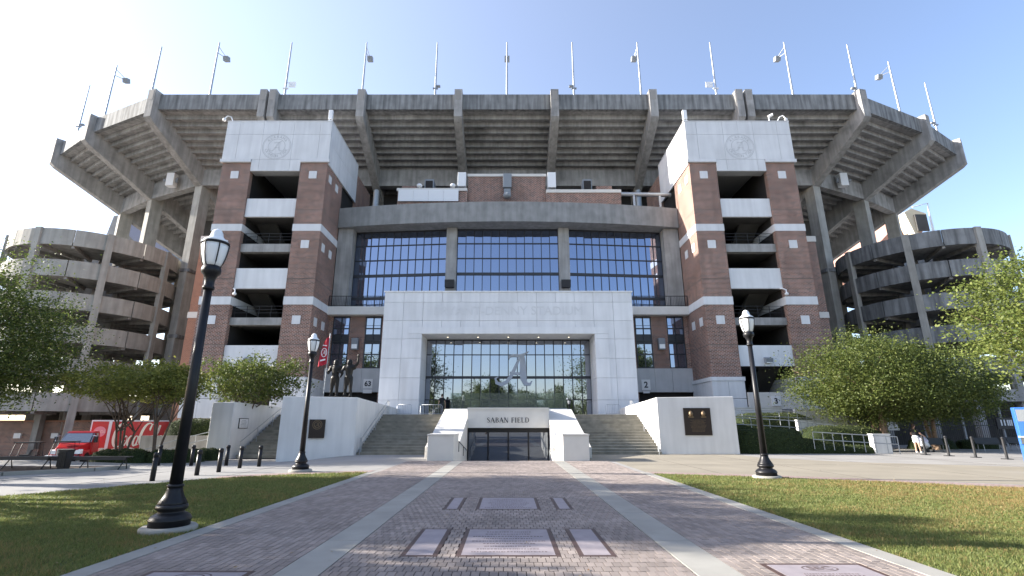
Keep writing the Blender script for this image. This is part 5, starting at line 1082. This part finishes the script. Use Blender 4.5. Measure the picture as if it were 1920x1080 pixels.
for lb, a in (('white ramp cheek wall at the end of the front ramp rails', (21.9, 22.95, 31.2, 31.6, 0, 1.08)), ('white ramp cheek wall at the foot of the rounded tree', (20.2, 23.6, 36.0, 36.3, 0, 1.95)), ('white ramp wall beside the gate sign with number three', (16.0, 20.8, 38.9, 39.2, 0, 2.9)), ('white ramp wall half hidden under the rounded tree', (21.6, 25.4, 38.6, 38.9, 0, 2.75))):
    t = thing('ramp_wall', lb, 'wall', (a[0], a[2], 0), 'white ramp walls'); MB().box(*a).build('wall', M_plinth, t, bevel=.02); MB().box(a[0] - .02, a[1] + .02, a[2] - .03, a[3] + .03, a[5], a[5] + .06).build('coping', M_plinth, t)

# ------------------------------------------------------------------ trees
tree('shade_tree', 'big dense green tree at the picture edge before the spiral ramp', 'tree', (-31.8, 26.8, -1.0), 3.6, (-29.3, 26.8, 5.9), (5.3, 3.5, 4.8), 600, 110, .145, L_dark, M_bark, .26, 41, group=None, lump=.18, shell=.35, flat=.72, cs=.14)
tree('crape_myrtle', 'spreading multi-stemmed tree in front of the red truck trailer', 'tree', (-20.9, 28.3, -.7), 2.2, (-20.9, 28.3, 3.85), (3.0, 2.4, 1.15), 170, 70, .15, L_myrtle, M_bark, .07, 42, 4, 'small multi-stemmed trees', flat=.8, cs=.12, nl=16)
tree('crape_myrtle', 'slender multi-stemmed tree just before the tall lamp post', 'tree', (-18.6, 27.6, -.35), 2.1, (-18.3, 27.6, 3.75), (1.9, 2.0, 1.1), 120, 60, .15, L_myrtle, M_bark, .065, 43, 3, 'small multi-stemmed trees', flat=.8, cs=.13, nl=14)
tree('crape_myrtle', 'bushy multi-stemmed tree behind the white wing wall', 'tree', (-17.3, 32.6, -.6), 2.6, (-16.6, 32.6, 4.3), (3.1, 2.2, 1.6), 150, 75, .17, L_olive, M_bark, .1, 44, 5, 'small multi-stemmed trees', flat=.75, cs=.16, nl=16)
tree('rounded_tree', 'broad rounded tree with pale trunk in front of the partly sunlit tower', 'tree', (25.0, 34.6, .0), 2.3, (24.7, 34.4, 4.3), (4.7, 4.0, 3.4), 420, 150, .145, L_olive, M_barkl, .2, 45, 3, None, flat=.66, cs=.15, lump=.16, nl=18)
tree('rounded_tree', 'rounded tree in shade between the pale-trunked tree and the call tower', 'tree', (29.6, 36.0, 0), 2.2, (29.6, 35.8, 4.0), (4.3, 3.6, 3.0), 340, 140, .145, L_olive, M_barkl, .15, 46, 3, None, flat=.68, cs=.15, lump=.16, nl=16)
tree('street_tree', 'sunlit yellow-green tree cut by the picture edge above the call tower', 'tree', (25.4, 20.6, 0), 2.6, (24.6, 20.4, 6.0), (4.1, 4.0, 3.3), 300, 130, .15, L_yellow, M_bark, .2, 47, 1, None, shell=.4, flat=.8, cs=.15, lump=.2, nl=14)
for k, (x, y, c, r, lb) in enumerate(((-27.5, 16.4, 9.6, 3.3, 'leafy shade tree beside the lawn outside the picture, toward the bollards'), (-24.5, 12.9, 9.2, 3.0, 'leafy shade tree beside the lawn outside the picture, level with the plaques'), (-18.5, 7.6, 4.2, 3.0, 'low leafy shade tree beside the lawn outside the picture, closest to the tall lamp'), (-33, 20.5, 4.6, 3.0, 'leafy shade tree outside the picture, behind the benches'), (-19, -3, 10.5, 6.5, 'tall unseen tree added behind the camera to block sky, shaded lawn side'), (20, 0, 10.5, 6.5, 'tall unseen tree added behind the camera to block sky, sunny lawn side'), (-4, -30, 8, 5, 'tall shade tree behind the start of the brick walk'))):
    tree('shade_tree', lb, 'tree', (x, y, 0), c * .45, (x, y, c), (r, r, r * .8), int(26 * r * r * .6), 120, .3, L_dark, M_bark, .22, 60 + k, group='shade trees beside the lawn', lump=.35, shell=.25, flat=.85, cs=.15, nl=8)  # the two tall side trees are unseen, added to block sky light
p0 = tree('park_tree', 'broad park tree far across the street behind the viewer', 'tree', (-26, -70, 0), 4, (-26, -70, 7), (6.5, 5, 4.6), 200, 60, .45, L_dark, M_bark, .3, 70, group='park trees across the street', nl=6, cs=.2)
for k, (x, y) in enumerate(((-15, -76), (-4, -70), (6, -78), (16, -72), (28, -68), (40, -76), (-40, -74))):
    copy_tree(p0, (x, y, 0))

# ------------------------------------------------------------------ dark fence and ground storey beyond the sunny plaza
fe2 = thing('gate_fence', 'tall dark bar fence with gates beneath the shaded spiral ramp', 'fence', (38, 42, 0))
for z in (.15, 1.6, 2.75): MB().box(26.8, 52, 40.98, 41.04, z, z + .06).build('rail', M_blackm, fe2)
for k in range(9): MB().box(26.8 + k * 3.1, 26.92 + k * 3.1, 40.94, 41.08, 0, 3.0).build('post', M_fix, fe2)
for k in range(160): piece('bar', M_blackm, fe2, 27 + k * .155, 27.022 + k * .155, 41.0, 41.022, .1, 2.8)
for x, lb, w_, z in ((30.4, 'small pale notice on the dark fence beside the person', .55, 2.35), (30.5, 'lower pale notice on the dark fence beside the person', .85, 1.55)):
    t = thing('notice', lb, 'sign', (x, 40.9, z), 'notices on the dark fence'); MB().box(x - w_ / 2, x + w_ / 2, 40.88, 40.94, z - .3, z + .3).build('panel', M_sign, t); q = MB(); mk = MB(); marks(mk, -w_ * .4, w_ * .4, -.22, .2, 0, 4, int(z * 7)); q.add([(x + v[0], 40.879 - v[2], z + v[1]) for v in mk.v], mk.f); q.build('lettering', M_letter, t)
t = thing('banner', 'dark banner with pale block lettering hung on the dark fence', 'banner', (40.2, 40.8, 1.9)); MB().box(38.7, 42.2, 40.82, 40.9, 1.35, 2.2).build('cloth', M_blackm, t)
q = MB(); rn = random.Random(2); x = 39.0
while x < 41.6: q.box(x, x + .1, 40.81, 40.82, 1.6, 2.05); x += rn.uniform(.14, .26)
q.build('pale_stripes', M_pgrey, t)
for k in range(7):
    pass
t = thing('ground_storey', 'dark concrete ground storey with pillars under the shaded stadium edge', 'building', (40, 46, 0)); MB().box(27.5, 60, 46.5, 47, 0, 4.0).build('wall', M_dkc, t); MB().box(27.3, 60, 43.5, 46.48, 3.6, 4.6).build('canopy', M_conc, t)
for k in range(8): MB().box(28 + k * 4, 28.6 + k * 4, 43.7, 44.3, 0, 3.59).build('pillar', M_conc, t)
for k, (x, y) in enumerate(((27.3, 33.4), (31.5, 34.0), (34.6, 35.0))):
    lb = ('dark metal bench behind the person and stroller', 'dark metal bench under the shaded rounded tree', 'dark metal bench closest to the call tower')[k]; t = thing('bench', lb, 'bench', (x, y, 0), 'dark benches before the fence')
    MB().box(x - .8, x + .8, y - .22, y + .22, .43, .47).build('seat', M_blackm, t); MB().hexa([(x - .8, y + .22, .47), (x + .8, y + .22, .47), (x + .8, y + .26, .47), (x - .8, y + .26, .47)], [(x - .8, y + .32, .85), (x + .8, y + .32, .85), (x + .8, y + .36, .85), (x - .8, y + .36, .85)]).build('backrest', M_blackm, t)
    for u in (-.7, .7):
        for v in (-.2, .2): MB().tube([(x + u, y + v, .43), (x + u, y + v * 1.15, 0)], .022, 6).build('leg', M_grey, t)
for k, (x, y, w_, h) in enumerate(((30.2, 37.2, 1.6, .7), (33.8, 37.6, 1.4, .6))):
    bush('shrub', ('dim shrub behind the person and stroller', 'dim shrub under the shaded rounded tree')[k], 'shrub', x - w_, x + w_, y - .6, y + .6, 0, h, 2200, .08, 80 + k, group='dim shrubs before the fence')
print('objects', len(bpy.data.objects), 'tris', sum(len(o.data.polygons) for o in bpy.data.objects if o.type == 'MESH'))
